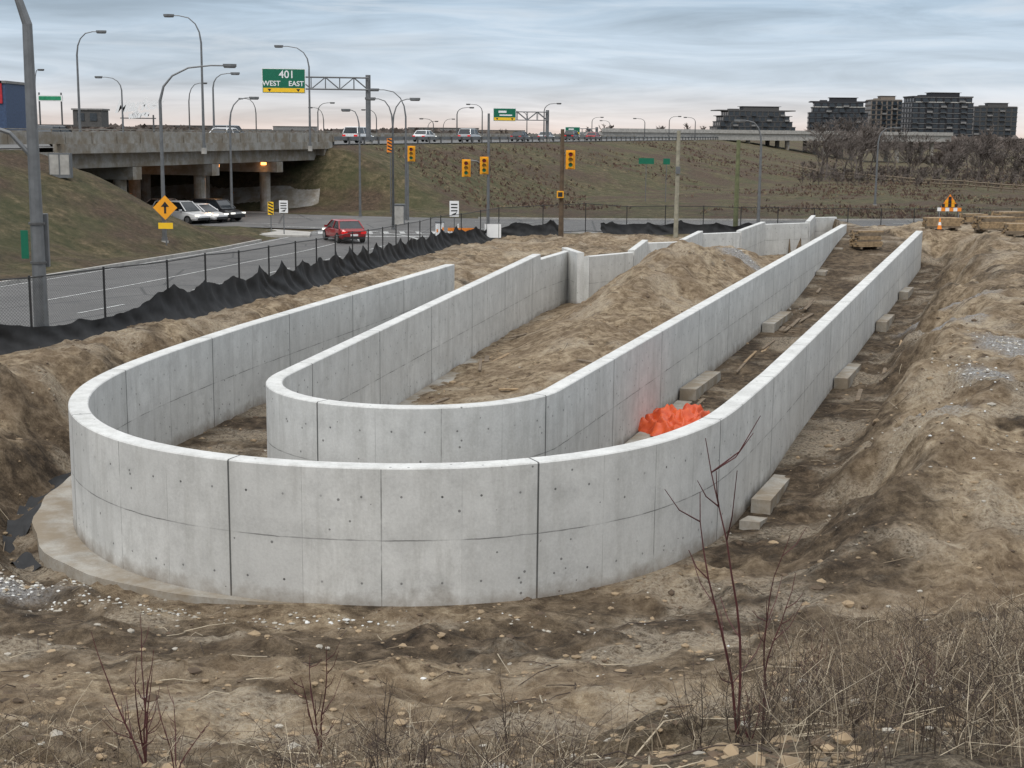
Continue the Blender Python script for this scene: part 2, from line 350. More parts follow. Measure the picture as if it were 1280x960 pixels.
# ---------------------------------------------------------------- concrete wall material
def concrete_mat(name,base,panels=True):
    m,nt,b=newmat(name);k=NT(nt);v=k.obj()
    big=k.noise(v,.35,4,.6,.4);med=k.noise(v,1.7,6,.70);fine=k.noise(v,22,3,.7)
    drip=k.noise(k.map(v,(1.8,1.8,.24)),1.5,5,.72)
    c=k.ramp(med,[(.3,tuple(x*.74 for x in base)),(.5,base),(.72,tuple(min(1,x*1.18) for x in base))])
    c=k.mix(k.ramp(big,[(.35,0),(.65,.5)]),c,tuple(x*.78 for x in base))
    c=k.mix(k.ramp(drip,[(.48,0),(.68,.5)]),c,tuple(x*.58 for x in (base[0],base[1]*.985,base[2]*.94)))
    c=k.mix(.16,c,k.ramp(fine,[(.3,(.2,.2,.2)),(.7,(.75,.75,.74))]))
    hh=k.math('MULTIPLY',fine,.3)
    if panels:
        s=k.attr('arc');z=k.n('ShaderNodeSeparateXYZ');nt.links.new(v,z.inputs[0]);z=z.outputs[2]
        vert=k.attr('side')
        def per(x,p,off=0):
            t=k.math('ADD',k.math('DIVIDE',x,p),1000.5+off);fr=k.math('FRACT',t);return k.math('MULTIPLY',k.math('ABSOLUTE',k.math('SUBTRACT',fr,.5)),p)
        def line(dd,w): return k.math('LESS_THAN',dd,w)
        zb=k.math('GREATER_THAN',z,1.2)
        cell=k.n('ShaderNodeTexWhiteNoise',noise_dimensions='2D');cv=k.n('ShaderNodeCombineXYZ')
        k.inp(cv,0,k.math('FLOOR',k.math('ADD',k.math('DIVIDE',s,1.3),1000)));k.inp(cv,1,zb);nt.links.new(cv.outputs[0],cell.inputs['Vector'])
        c=k.mix(k.math('MULTIPLY',k.math('MULTIPLY',cell.outputs['Value'],vert),.28),c,tuple(x*.68 for x in base))
        wob=k.math('MULTIPLY',k.math('SUBTRACT',k.noise(v,2.5,3),.5),.03)
        hl=line(k.math('ABSOLUTE',k.math('SUBTRACT',k.math('ADD',z,wob),1.2)),.010)
        stain=k.ramp(k.noise(v,1.6,3),[(.38,.1),(.6,.85)])
        halo=k.ramp(k.math('ABSOLUTE',k.math('SUBTRACT',z,1.2)),[(0,.28),(.2,0)])
        sl=line(per(s,1.3),.006);sl2=line(per(s,2.6),.010); j=line(per(s,5.2),.017)
        c=k.mix(k.math('MULTIPLY',vert,k.math('MULTIPLY',halo,stain)),c,tuple(x*.58 for x in base))
        c=k.mix(k.math('MULTIPLY',vert,k.math('MULTIPLY',hl,stain)),c,(.15,.15,.145))
        c=k.mix(k.math('MULTIPLY',vert,k.math('MULTIPLY',sl,k.math('MULTIPLY',stain,.6))),c,(.18,.18,.17))
        c=k.mix(k.math('MULTIPLY',vert,k.math('MULTIPLY',sl2,k.math('MULTIPLY',stain,.85))),c,(.13,.13,.125))
        jh=k.ramp(per(s,5.2),[(.02,.35),(.22,0)]);c=k.mix(k.math('MULTIPLY',vert,k.math('MULTIPLY',jh,stain)),c,tuple(x*.6 for x in base))
        c=k.mix(k.math('MULTIPLY',j,.88),c,(.07,.07,.068))
        pz=k.math('ABSOLUTE',k.math('SUBTRACT',k.math('ABSOLUTE',k.math('SUBTRACT',k.math('ADD',z,wob),1.2)),.72))
        ps=k.math('ABSOLUTE',k.math('SUBTRACT',per(k.math('ADD',s,wob),1.3,.5),.33));d2=k.math('SQRT',k.math('ADD',k.math('POWER',ps,2.),k.math('POWER',pz,2.)))
        hole=k.math('MULTIPLY',line(d2,.020),k.ramp(k.noise(v,.9,2),[(.38,.35),(.55,.95)]));c=k.mix(k.math('MULTIPLY',vert,hole),c,(.06,.06,.06))
        hr=k.ramp(d2,[(.02,.4),(.11,0)]);c=k.mix(k.math('MULTIPLY',vert,k.math('MULTIPLY',hr,stain)),c,tuple(x*.55 for x in base))
        vo=k.n('ShaderNodeTexVoronoi');k.inp(vo,'Vector',v);vo.inputs['Scale'].default_value=3.6
        bh=k.math('MULTIPLY',line(vo.outputs['Distance'],.085),k.math('GREATER_THAN',k.noise(v,1.1,2),.46));c=k.mix(k.math('MULTIPLY',bh,.75),c,(.09,.09,.088))
        sp=k.ramp(k.math('ADD',z,k.math('MULTIPLY',med,.7)),[(.3,.85),(.7,0)]);c=k.mix(sp,c,(.18,.135,.09))
        hh=k.math('SUBTRACT',hh,k.math('ADD',k.math('MULTIPLY',j,1.5),hole))
    else:
        gd=k.ramp(k.noise(v,.9,5,.65),[(.40,0),(.60,.8)]);c=k.mix(gd,c,tuple(x*y for x,y in zip(base,(.62,.52,.40))))
    nt.links.new(c,b.inputs['Base Color']);b.inputs['Roughness'].default_value=.82;b.inputs['Specular IOR Level'].default_value=.3
    k.bump(hh,.5,.02,b);return m
CONC=concrete_mat('wall_concrete',(.62,.62,.60))
CONCP=concrete_mat('plain_concrete',(.37,.345,.30),False)
def wall(name,P,th,ztop,zbot=-.4,side=1,s_ref=None,material=None):
    n=len(P);inn=offs(P,-th*side);ch=.02
    cho=offs(P,-ch*side);chi=offs(P,-(th-ch)*side)
    arc_=[0]
    for a,b2 in zip(P[:-1],P[1:]): arc_.append(arc_[-1]+math.dist(a,b2))
    L=arc_[-1]
    sh=0
    if s_ref: 
        i=min(range(n),key=lambda i:math.dist(P[i],s_ref));sh=arc_[i]
    vs=[];fs=[];A=[];SD=[]
    def st(R0,z0,R1,z1,sd):
        o=len(vs)
        for i in range(n):
            zt=ztop(arc_[i]/L)
            a0=zt+z0 if z0 is not None else zbot; a1=zt+z1 if z1 is not None else zbot
            vs.append((R0[i][0],R0[i][1],a0));vs.append((R1[i][0],R1[i][1],a1));A.extend([arc_[i]-sh]*2);SD.extend([sd]*2)
        for i in range(n-1): fs.append((o+2*i,o+2*i+2,o+2*i+3,o+2*i+1))
    st(P,None,P,-ch,1);st(P,-ch,cho,0,0);st(cho,0,chi,0,0);st(chi,0,inn,-ch,0);st(inn,-ch,inn,None,1)
    for i in (0,n-1):
        zt=ztop(arc_[i]/L);o=len(vs)
        vs.extend([(P[i][0],P[i][1],zbot),(P[i][0],P[i][1],zt-ch),(cho[i][0],cho[i][1],zt),(chi[i][0],chi[i][1],zt),(inn[i][0],inn[i][1],zt-ch),(inn[i][0],inn[i][1],zbot)])
        A.extend([.4]*6);SD.extend([0]*6);fs.append(tuple(range(o,o+6)))
    me=bpy.data.meshes.new(name);me.from_pydata(vs,[],fs);me.polygons.foreach_set('use_smooth',[len(f)==4 for f in fs])
    a=me.attributes.new('arc','FLOAT','POINT');a.data.foreach_set('value',A);a=me.attributes.new('side','FLOAT','POINT');a.data.foreach_set('value',[float(x) for x in SD])
    me.materials.append(material or CONC);me.update();o=bpy.data.objects.new(name,me);COL.objects.link(o);return o
wall('ramp_retaining_wall',OUT,.38,lambda t:2.4,side=1,s_ref=(.45,22.6))
wall('ramp_retaining_wall',INN,.35,lambda t:2.4+.3*max(0,1-t/.3),side=1,s_ref=(-3.9,27.6))
for i in range(len(ZIG)-1):
    a,b2=ZIG[i],ZIG[i+1];zt=2.45-.03*i+(.12 if i%2 else 0)
    dx,dy=b2[0]-a[0],b2[1]-a[1];L=math.hypot(dx,dy)
    wall('stepped_concrete_wall',resample([a,(b2[0]-dx/L*.002,b2[1]-dy/L*.002)],1),.3,lambda t,zt=zt:zt,side=-1)
# ---------------------------------------------------------------- footings
mb=MB()
sub=[i for i,p in enumerate(OUT) if p[1]<33 and p[0]<-3.0]
a=[OUT[i] for i in sub];nr_=len(a);a=offs(a,.004)
full=offs([OUT[i] for i in sub],.74);b2=[]
for i in range(nr_):
    w_i=min(1,(nr_-1-i)/14,(i+.5)/5)*(1+.05*math.sin(i*1.3));b2.append((a[i][0]+(full[i][0]-a[i][0])*w_i,a[i][1]+(full[i][1]-a[i][1])*w_i))
vs=[];fs=[]
for i in range(nr_): vs+=[(a[i][0],a[i][1],.09),(b2[i][0],b2[i][1],.09),(b2[i][0],b2[i][1],-.5)]
for i in range(nr_-1): fs+=[(3*i,3*i+1,3*i+4,3*i+3),(3*i+1,3*i+2,3*i+5,3*i+4)]
mb.add(vs,fs,CONCP);mb.build('wall_footing')
black=mat('black_steel',(.02,.02,.02),.5);fabric=mat('black_geotextile',(.012,.012,.013),.75,var=.5,scale=3)
mb=MB();o0=offs([OUT[i] for i in sub],.82)[1:-15];o1=offs([OUT[i] for i in sub],1.3)[1:-15]
n=len(o0);vs=[];K=8
for i in range(n):
    for j in range(K):
        t=j/(K-1);wv=.35*float(fbm(np.array([i*.45]),np.array([j*.3]),3)[0]);x=o0[i][0]+(o1[i][0]-o0[i][0])*(t+wv);y=o0[i][1]+(o1[i][1]-o0[i][1])*(t+wv)
        vs.append((x,y,TZ(x,y)-.10+.26*float(vn(np.array([x*3.3]),np.array([y*3.3]))[0])))
mb.add(vs,[(i*K+j,(i+1)*K+j,(i+1)*K+j+1,i*K+j+1) for i in range(n-1) for j in range(K-1)],fabric);mb.build('drainage_fabric',smooth=True)
def along(p,q,t,o):
    dx,dy=q[0]-p[0],q[1]-p[1];L=math.hypot(dx,dy);ux,uy=dx/L,dy/L
    return (p[0]+ux*t+uy*o,p[1]+uy*t-ux*o),math.atan2(uy,ux)
OR0,OR1=(6.0,31.6),(23.3,81.2);IR0,IR1=(1.04,29.23),(20.2,86.5);IL0,IL1=(-5.25,30.98),(.8,59.4)
def wedge(mb,P0,P1,t,l,off,w,z0,z1):
    "footing step: square end towards the nose, top running back into the soil"
    (x,y),an=along(P0,P1,t,off);c_,s_=math.cos(an),math.sin(an)
    L=[(0,-w/2,-.6),(l,-w/2,-.6),(l,w/2,-.6),(0,w/2,-.6),(0,-w/2,z0),(l,-w/2,z1),(l,w/2,z1),(0,w/2,z0)]
    mb.add([(x+a*c_-b*s_,y+a*s_+b*c_,z) for a,b,z in L],[(3,2,1,0),(4,5,6,7),(0,1,5,4),(1,2,6,5),(2,3,7,6),(3,0,4,7)],CONCP)
mb=MB()
for t,l,z in ((-4.7,1.0,.20),(-3.4,3.0,.32),(11,4,.55),(24.5,4,.6),(36,4,.6)):
    wedge(mb,OR0,OR1,t,l,.24 if t>0 else .27,.40,z,z-.16)
mb.build('wall_footing')
mb=MB()
for t,l,z in ((12,4,.42),(27.5,5,.42),(45,5,.9),(53,4,1.5)): wedge(mb,IR0,IR1,t,l,.27,.48,z,z-.1)
wedge(mb,IL0,IL1,.5,27,.62,.5,.2,.16);wedge(mb,IR0,IR1,.2,11.5,.25,.44,.13,.12)
mb.build('wall_footing')
wood=mat('weathered_wood',(.30,.21,.12),.85,var=.35,scale=6);woodg=mat('grey_wood',(.17,.13,.09),.9,var=.3,scale=5)
def lumber(name,items):
    mb=MB()
    for x,y,l,rz in items:
        z=TZ(x,y)+.03;mb.box((x,y,z),(l,random.uniform(.07,.16),.045),random.choice((wood,woodg,woodg)),rz=rz,ry=random.uniform(-.03,.03))
    mb.build(name)
it=[]
for i in range(15):
    t=random.uniform(5,48);(x,y),an=along(IR0,IR1,t,random.uniform(.65,1.2));it.append((x,y,random.uniform(1,4.5),an+random.gauss(0,.03)))
for i in range(9):
    t=random.uniform(1,24);(x,y),an=along(IL0,IL1,t,random.uniform(1.0,1.6));it.append((x,y,random.uniform(.6,2.5),an+random.gauss(0,.2)))
for i in range(4):
    t=random.uniform(2,35);(x,y),an=along(OR0,OR1,t,random.uniform(.8,1.3));it.append((x,y,random.uniform(.8,2.5),an+random.gauss(0,.08)))
for i in range(5): it.append((random.uniform(-3,3),random.uniform(33,45),random.uniform(.4,1.2),random.uniform(0,3)))
lumber('scrap_lumber',it)
# ---------------------------------------------------------------- orange tarp
tarpm,nt,b=newmat('orange_tarp');k=NT(nt);v=k.obj()
c=k.ramp(k.noise(v,4,4),[(.3,(.44,.05,.012)),(.7,(.66,.105,.022))]);nt.links.new(c,b.inputs['Base Color']);b.inputs['Roughness'].default_value=.5
n=100;xs,ys=np.meshgrid(np.linspace(-1,1,n),np.linspace(-1,1,n));th=np.arctan2(ys,xs);rad=np.hypot(xs,ys)
rmax=.80+.26*fbm(np.cos(th)*2+5,np.sin(th)*2+5,3);px=xs*1.6+.12*fbm(xs*3+50,ys*3,3);py_=ys*2.1+.12*fbm(xs*3,ys*3+40,3)
fold=(1-np.abs(fbm(xs*2.0+8,ys*2.4+3,3))*2.4)*.36+.15*(1-np.abs(fbm(xs*6,ys*6,2))*2)
hz=.02+np.clip(1-(rad/np.maximum(rmax,.2))**2,0,1)**.5*np.clip(.08+fold,.02,2)
tx,ty=4.55,36.4;zz=terrain((tx+px).ravel(),(ty+py_).ravel()).reshape(px.shape)
wx=np.array([p[0] for p in INN if p[1]>29 and p[0]>0]);wy=np.array([p[1] for p in INN if p[1]>29 and p[0]>0])
keep=(rad<rmax*1.04)&((tx+px)>np.interp(ty+py_,wy,wx)+.12)
vs=np.stack([px+tx,py_+ty,zz+hz+.04],-1).reshape(-1,3);idx=np.arange(n*n).reshape(n,n);fs=[(idx[i,j],idx[i,j+1],idx[i+1,j+1],idx[i+1,j]) for i in range(n-1) for j in range(n-1) if keep[i,j] and keep[i+1,j+1] and keep[i,j+1] and keep[i+1,j]]
me=bpy.data.meshes.new('orange_tarp');me.from_pydata(vs.tolist(),[],[tuple(int(q) for q in f) for f in fs]);me.materials.append(tarpm);me.polygons.foreach_set('use_smooth',[True]*len(fs));me.update();COL.objects.link(bpy.data.objects.new('orange_tarp',me))
# ---------------------------------------------------------------- fence with black fabric
mesh_m,nt,b=newmat('chain_link');k=NT(nt);b.inputs['Base Color'].default_value=(.03,.03,.03,1)
v=k.n('ShaderNodeTexCoord').outputs['UV'];sx=k.n('ShaderNodeSeparateXYZ');nt.links.new(v,sx.inputs[0])
u1=k.math('ABSOLUTE',k.math('SUBTRACT',k.math('FRACT',k.math('MULTIPLY',k.math('ADD',sx.outputs[0],sx.outputs[1]),10)),.5));u2=k.math('ABSOLUTE',k.math('SUBTRACT',k.math('FRACT',k.math('ADD',k.math('MULTIPLY',k.math('SUBTRACT',sx.outputs[0],sx.outputs[1]),10),500)),.5))
al=k.math('MAXIMUM',k.math('LESS_THAN',u1,.045),k.math('LESS_THAN',u2,.045));nt.links.new(al,b.inputs['Alpha'])
FR=resample(FENCE,2.6)
def fence(name,P,h,mt,post=.035):
    mb=MB();z=[TZ(*p) for p in P]
    for p,zz in zip(P,z): mb.tube([(p[0],p[1],zz-.2),(p[0],p[1],zz+h+.06)],post,mt,6)
    for (p,z0),(q,z1) in zip(zip(P[:-1],z[:-1]),zip(P[1:],z[1:])):
        for hh in (h,.12): mb.tube([(p[0],p[1],z0+hh),(q[0],q[1],z1+hh)],.022,mt,5)
    mb.build(name);return z
def meshpanels(name,P,z,h,mt,parent=None):
    vs=[];uv=[];L=0
    for i,(p,zz) in enumerate(zip(P,z)):
        if i: L+=math.dist(P[i-1],p)
        vs+=[(p[0],p[1],zz+.1),(p[0],p[1],zz+h)];uv+=[(L,0),(L,h)]
    fs=[(2*i,2*i+2,2*i+3,2*i+1) for i in range(len(P)-1)]
    me=bpy.data.meshes.new(name);me.from_pydata(vs,[],fs);ul=me.uv_layers.new(name='UVMap')
    for lp in me.loops: ul.data[lp.index].uv=uv[lp.vertex_index]
    me.materials.append(mt);o=bpy.data.objects.new(name,me);COL.objects.link(o);o.parent=parent;return o
fz=fence('construction_fence',FR,2.0,black)
meshpanels('mesh',FR,fz,2.0,mesh_m,bpy.data.objects['construction_fence'])
FF=resample(FENCE,.14);ff=offs(FF,.10);arr=np.array(ff);zt=terrain(arr[:,0],arr[:,1]);nF=len(ff)
sarr=np.concatenate([[0],np.cumsum(np.hypot(*np.diff(arr,axis=0).T))])
span=np.floor(sarr/2.6);ph_=np.abs(((sarr/2.6)%1)-.5)*2
rs=np.random.default_rng(5).random(200);hs_=rs[span.astype(int)%200]
top=1.30+.25*(hs_-.5)-(.18+.38*hs_)*(1-ph_**1.5)+.07*fbm(sarr*1.3,sarr*0+9,3)
Ya=arr[:,1];low=ss(38.2,39.2,Ya)*ss(45.5,44,Ya)*.42+ss(90,95,Ya)*.25
top=np.clip(top*(1-low),.25,1.6)
gap=np.where(Ya>96,(fbm(sarr*.22,sarr*0+1,2)>-.02)*1.,1.)
vs=[];rows=12;nrm=np.array(offs(ff,1.0))-arr
for i in range(nF):
    for j in range(rows+1):
        t=j/rows;bul=(.07*math.sin(sarr[i]*5.5+3*rs[int(span[i])%200]*t*4)+.14*float(fbm(np.array([sarr[i]*1.8+t*1.1]),np.array([t*1.6]),3)[0]))*(1-.6*t)+.42*(1-t)**3
        vs.append((arr[i,0]+nrm[i,0]*bul,arr[i,1]+nrm[i,1]*bul,zt[i]-.04+t*top[i]))
fs=[(i*(rows+1)+j,(i+1)*(rows+1)+j,(i+1)*(rows+1)+j+1,i*(rows+1)+j+1) for i in range(nF-1) if gap[i]>.5 for j in range(rows)]
me=bpy.data.meshes.new('silt_fence_fabric');me.from_pydata(vs,[],fs);me.polygons.foreach_set('use_smooth',[True]*len(fs));me.materials.append(fabric);me.update();COL.objects.link(bpy.data.objects.new('silt_fence_fabric',me))
# ---------------------------------------------------------------- bridge
bconc=concrete_mat('bridge_concrete',(.30,.285,.255),False);dconc=mat('shaded_soffit',(.07,.065,.06),.9)  # second concrete is a dark copy: shade under the deck put into its colour
RZ=math.atan2(HH[1],HH[0])
def hbox(mb,s0,s1,d0,d1,z0,z1,mt):
    x,y=hw((s0+s1)/2,(d0+d1)/2);mb.box((x,y,(z0+z1)/2),(s1-s0,d1-d0,z1-z0),mt,rz=RZ)
mb=MB()
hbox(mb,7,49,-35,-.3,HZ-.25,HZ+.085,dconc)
hbox(mb,6.5,50,-.9,-.05,HZ-.3,HZ+.35,bconc)
hbox(mb,-60,51,-.62,-.3,HZ+.352,HZ+1.15,bconc)
for s in np.arange(-58,51,3.1): hbox(mb,s,s+.12,-.29,-.24,HZ+.37,HZ+1.1,bconc)
mb.box((*hw(-4.5,-.46),HZ+1.33),(111,.06,.06),bconc,rz=RZ)
for s in np.arange(-59,51,2.4): mb.box((*hw(s,-.46),HZ+1.25),(.06,.06,.2),bconc,rz=RZ)
for i,d in enumerate(np.arange(-1.3,-34.8,-2.6)): hbox(mb,7,49,d-.28,d+.28,HZ-1.35,HZ-.253,bconc if i==0 else dconc)  # inner girders take the shade-darkened concrete, the outer one the plain concrete
hbox(mb,3,7.4,-35,-.2,.2,HZ-.2,bconc);hbox(mb,-8,3,-.9,-.2,2.5,HZ+.05,bconc)
hbox(mb,48.4,50,-35,-.2,3.2,HZ-.2,bconc)
mb.add([(*hw(43,.6),.4),(*hw(48.6,.6),4.6),(*hw(48.6,-35),4.6),(*hw(43,-35),.4)],[(0,1,2,3)],bconc)
mb.add([(*hw(43,.6),.4),(*hw(49.5,4.5),.9),(*hw(50.2,1.2),5.3),(*hw(48.6,.6),4.6)],[(0,1,2),(0,2,3)],bconc)
for s in (16.5,28.3,40):
    hbox(mb,s-.6,s+.6,-34,-.7,HZ-2.3,HZ-1.37,bconc)
    for d in np.arange(-2.2,-34,-6.1):
        x,y=hw(s,d);mb.tube([(x,y,.2),(x,y,HZ-2.31)],.48,bconc,14)
mb.build('highway_bridge')
lampm=mat('underpass_lamp_glow',(1,.35,.08),.5,emit=6,var=.02)
for s,d in ((30,-1.6),(39.5,-2.0),(22,-9)):
    x,y=hw(s,d);mb=MB();mb.box((x,y,HZ-1.55),(.5,.35,.22),lampm);mb.box((x,y,HZ-1.4),(.6,.4,.06),dconc);o=mb.build('underpass_lamp')
    l=bpy.data.lights.new('bulb','POINT');l.energy=90;l.color=(1,.5,.2);l.shadow_soft_size=.3;lo=bpy.data.objects.new('bulb',l);lo.location=(x,y,HZ-1.95);COL.objects.link(lo);lo.parent=o
galv=mat('galvanised_steel',(.17,.175,.18),.5,.5,var=.15);galvd=mat('dark_pole',(.10,.10,.10),.6,.3,var=.15)
mb=MB()
hbox(mb,51,420,-.60,-.52,HZ+.5,HZ+.85,galv)
for s in np.arange(51,420,3.8): hbox(mb,s,s+.15,-.5,-.35,HZ,HZ+.82,galvd)
mb.build('guardrail')
mb=MB();hbox(mb,-150,600,-18.35,-17.75,HZ+.1,HZ+.95,bconc);mb.build('median_barrier')
mb=MB();hbox(mb,-150,600,-35.3,-34.9,HZ+.0,HZ+1.1,bconc);mb.build('median_barrier')
mb=MB()
A=np.array([18,352.]);B=np.array([120,410.]);dv=B-A;Lv=np.hypot(*dv);an=math.atan2(dv[1],dv[0]);mid=(A+B)/2
mb.box((mid[0],mid[1],7.1),(Lv,11,1.7),conc2,rz=an);mb.box((mid[0]+3.05,mid[1]-4.9,8.4),(Lv,.3,.9),conc2,rz=an)
for t in np.linspace(.06,.95,9):
    p=A+dv*t
    for o in (-4,0,4): mb.tube([(p[0]-math.sin(an)*o,p[1]+math.cos(an)*o,0),(p[0]-math.sin(an)*o,p[1]+math.cos(an)*o,6.26)],.6,bconc,10)
mb.build('distant_overpass')
# ---------------------------------------------------------------- street lamps
green=mat('sign_green',(.0,.13,.07),.5,var=.08)
def lamp(x,y,z,h,arm,head,r=.1,mt=None,double=False,extra=False):
    mt=mt or galv;mb=MB();mb.tube([(0,0,-.4),(0,0,.05)],r*2.2,conc2,10);mb.tube([(0,0,.0),(0,0,.25)],r*1.6,mt,10)
    hs=[1,-1] if double else [1]
    for sg in hs:
        pts=[(0,0,.1),(0,0,h*.4),(0,0,h*.8),(sg*arm*.06,0,h*.88),(sg*arm*.2,0,h*.94),(sg*arm*.45,0,h*.985),(sg*arm*.8,0,h),(sg*arm,0,h)]
        mb.tube(pts,[r*1.25,r,r*.8,r*.62,r*.5,r*.45,r*.4,r*.38],mt,10)
        hx=sg*(arm+.3);vs=[(hx-.35*sg,-.07,h-.02),(hx-.35*sg,.07,h-.02),(hx+.1*sg,.19,h-.05),(hx+.42*sg,.10,h-.04),(hx+.42*sg,-.10,h-.04),(hx+.1*sg,-.19,h-.05)]
        top_=[(a,b_,h+.1) for a,b_,c_ in vs];lo_=[((a-hx)*.8+hx,b_*.8,h-.13) for a,b_,c_ in vs]
        V=lo_+vs+top_;F=[(5,4,3,2,1,0),(12,13,14,15,16,17)]+[(i,(i+1)%6,6+(i+1)%6,6+i) for i in range(6)]+[(6+i,6+(i+1)%6,12+(i+1)%6,12+i) for i in range(6)]
        mb.add(V,F,mt)
    if extra:
        mb.box((-.05,-.30,3.0),(.42,.26,1.5),mt);mb.box((-.05,-.44,3.0),(.36,.02,1.35),conc2)
        for q in (2.4,3.5): mb.tube([(0,0,q-.03),(0,0,q+.03)],r*1.35,galvd,10)
        mb.tube([(0,0,5.3),(.6,0,6.0),(1.6,0,6.35),(2.6,0,6.4)],[.07,.06,.05,.05],mt,8);mb.box((2.9,0,6.36),(.7,.3,.14),mt)
        mb.box((.36,-.05,2.9),(.2,.03,.8),green)
    return mb.build('street_lamp',(x,y,z),head)
D=math.radians
def U2(u,Y): return (u-640)/1775*Y
def top_h(v,Y,z): return 7.7+(165-v)/1775*Y*1.0-z
lamp(-13.45,40.2,TZ(-13.45,40.2),11.2,4.5,D(190),.17,extra=True)
lamp(-20.6,84,TZ(-20.6,84),10.2,3.7,D(5),.11)
lamp(-22.6,114.5,.55,9.6,1.6,D(10),.1)
for (u,Y,vt,arm,hd) in ((105,112,44,1.6,D(0)),(257,108,24,2.0,D(180)),(270,125,92,1.6,D(0)),(388,128,59,2.3,D(180)),(158,150,98,2.0,D(180))):
    x=U2(u,Y);lamp(x,Y,HZ,top_h(vt+6,Y,HZ),arm,hd,.09)
lamp(U2(449,122),122,TZ(U2(449,122),122),9.0,.8,D(180),.09)
lamp(U2(490,106),106,TZ(U2(490,106),106),9.6,1.3,D(180),.09,double=True)
lamp(U2(506,118),118,TZ(U2(506,118),118),10.6,2.2,D(180),.09)
lamp(U2(944,100),100,TZ(U2(944,100),100),7.9,1.2,D(180),.10)
lamp(U2(1088,150),150,TZ(U2(1088,150),150),8.0,1.6,D(0),.10)
for (u,Y,vt,arm,hd) in ((569,230,136,2,0),(600,260,132,2.2,180),(655,300,140,2,180),(676,230,130,2.0,0),(735,340,146,2,0),(757,380,150,2,180),(800,330,147,2,180),(830,330,144,2,0),(862,330,145,2,180),(540,280,150,2,180),(552,330,150,2,0),(240,210,110,2,0),(322,230,128,2,180),(398,230,132,2,0),(405,260,138,2,180),(52,180,96,.5,0),(470,260,140,2,180),(905,420,150,2,0),(533,300,153,1.5,0)):
    x=U2(u,Y);lamp(x,Y,TZ(x,Y),top_h(vt,Y,TZ(x,Y)),arm,D(hd),.11,galvd)
# ---------------------------------------------------------------- gantries
white=mat('sign_white',(.8,.8,.8),.5,var=.04);yellow=mat('signal_yellow',(.80,.36,.008),.5,var=.08)
amber=mat('sign_amber',(.9,.55,.02),.5,var=.05);orange=mat('sign_orange',(.85,.25,.02),.5,var=.05);dark=mat('matte_black',(.015,.015,.015),.6)
diam=mat('sign_warning_amber',(.88,.36,.015),.5,var=.05)
def text(s,loc,size,mt,parent,rz=0):
    c=bpy.data.curves.new('lettering','FONT');c.body=s;c.size=size;c.align_x='CENTER';c.align_y='CENTER';c.extrude=.004;c.offset=.012;c.materials.append(mt)
    o=bpy.data.objects.new('lettering',c);COL.objects.link(o);o.parent=parent;o.location=loc;o.rotation_euler=(D(90),0,rz);return o
def gantry(x,y,z,h,span,sw,sh,rz,txt):
    mb=MB();mb.tube([(0,0,-.3),(0,0,h)],.26,galv,12);mb.tube([(0,0,-.3),(0,0,.5)],.45,conc2,12)
    zt,zb=h-.3,h-1.5
    for yy in (-.45,.45):
        for zz in (zt,zb): mb.tube([(.0,yy,zz),(-span,yy,zz)],.075,galv,6)
    n=int(span/1.3)
    for i in range(n+1):
        xx=-span*i/n
        for yy in (-.45,.45):
            mb.tube([(xx,yy,zt),(xx,yy,zb)],.05,galv,5)
            if i<n: mb.tube([(xx,yy,zt if i%2 else zb),(-span*(i+1)/n,yy,zb if i%2 else zt)],.05,galv,5)
    sx=-span+sw*.5-.6
    mb.box((sx,-.62,(zt+zb)/2+.15),(sw,.08,sh),white);mb.box((sx,-.665,(zt+zb)/2+.15),(sw-.14,.03,sh-.14),green)
    mb.box((sx,-.685,(zt+zb)/2+.15-sh/2+.33),(sw-.25,.02,.42),amber)
    o=mb.build('highway_sign_gantry',(x,y,z),rz)
    if txt:
        text('401',(sx+.3,-.70,(zt+zb)/2+.15+sh*.25),1.05,white,o);text('WEST',(sx-1.25,-.70,(zt+zb)/2+.15-sh*.11),.7,white,o);text('EAST',(sx+1.25,-.70,(zt+zb)/2+.15-sh*.11),.7,white,o)
    else:
        mb3=MB();mb3.box((sx-sw*.1,-.70,(zt+zb)/2+.15+sh*.22),(sw*.35,.02,sh*.16),white);mb3.box((sx+sw*.05,-.70,(zt+zb)/2+.15-sh*.04),(sw*.55,.02,sh*.1),white);mb3.build('legend',parent=o)
    for q in (-1,1): 
        c=sx+q*sw*.33;pz_=(zt+zb)/2+.15-sh/2+.33
        mb2=MB();mb2.add([(c-.2,-.70,pz_+.12),(c+.2,-.70,pz_+.12),(c,-.70,pz_-.18)],[(0,2,1)],dark);mb2.build('arrow',parent=o)
    return o
x,y=U2(460,150),150;gantry(x,y,HZ-.2,7.3,10.2,4.4,2.5,D(8),True)
x,y=U2(680,215),215;gantry(x,y,TZ(x,y),top_h(138,215,TZ(x,y)),7.6,3.4,1.9,D(8),False)
x,y=U2(741,270),270;gantry(x,y,TZ(x,y),top_h(158,270,TZ(x,y)),5.5,2.8,1.5,D(8),False)
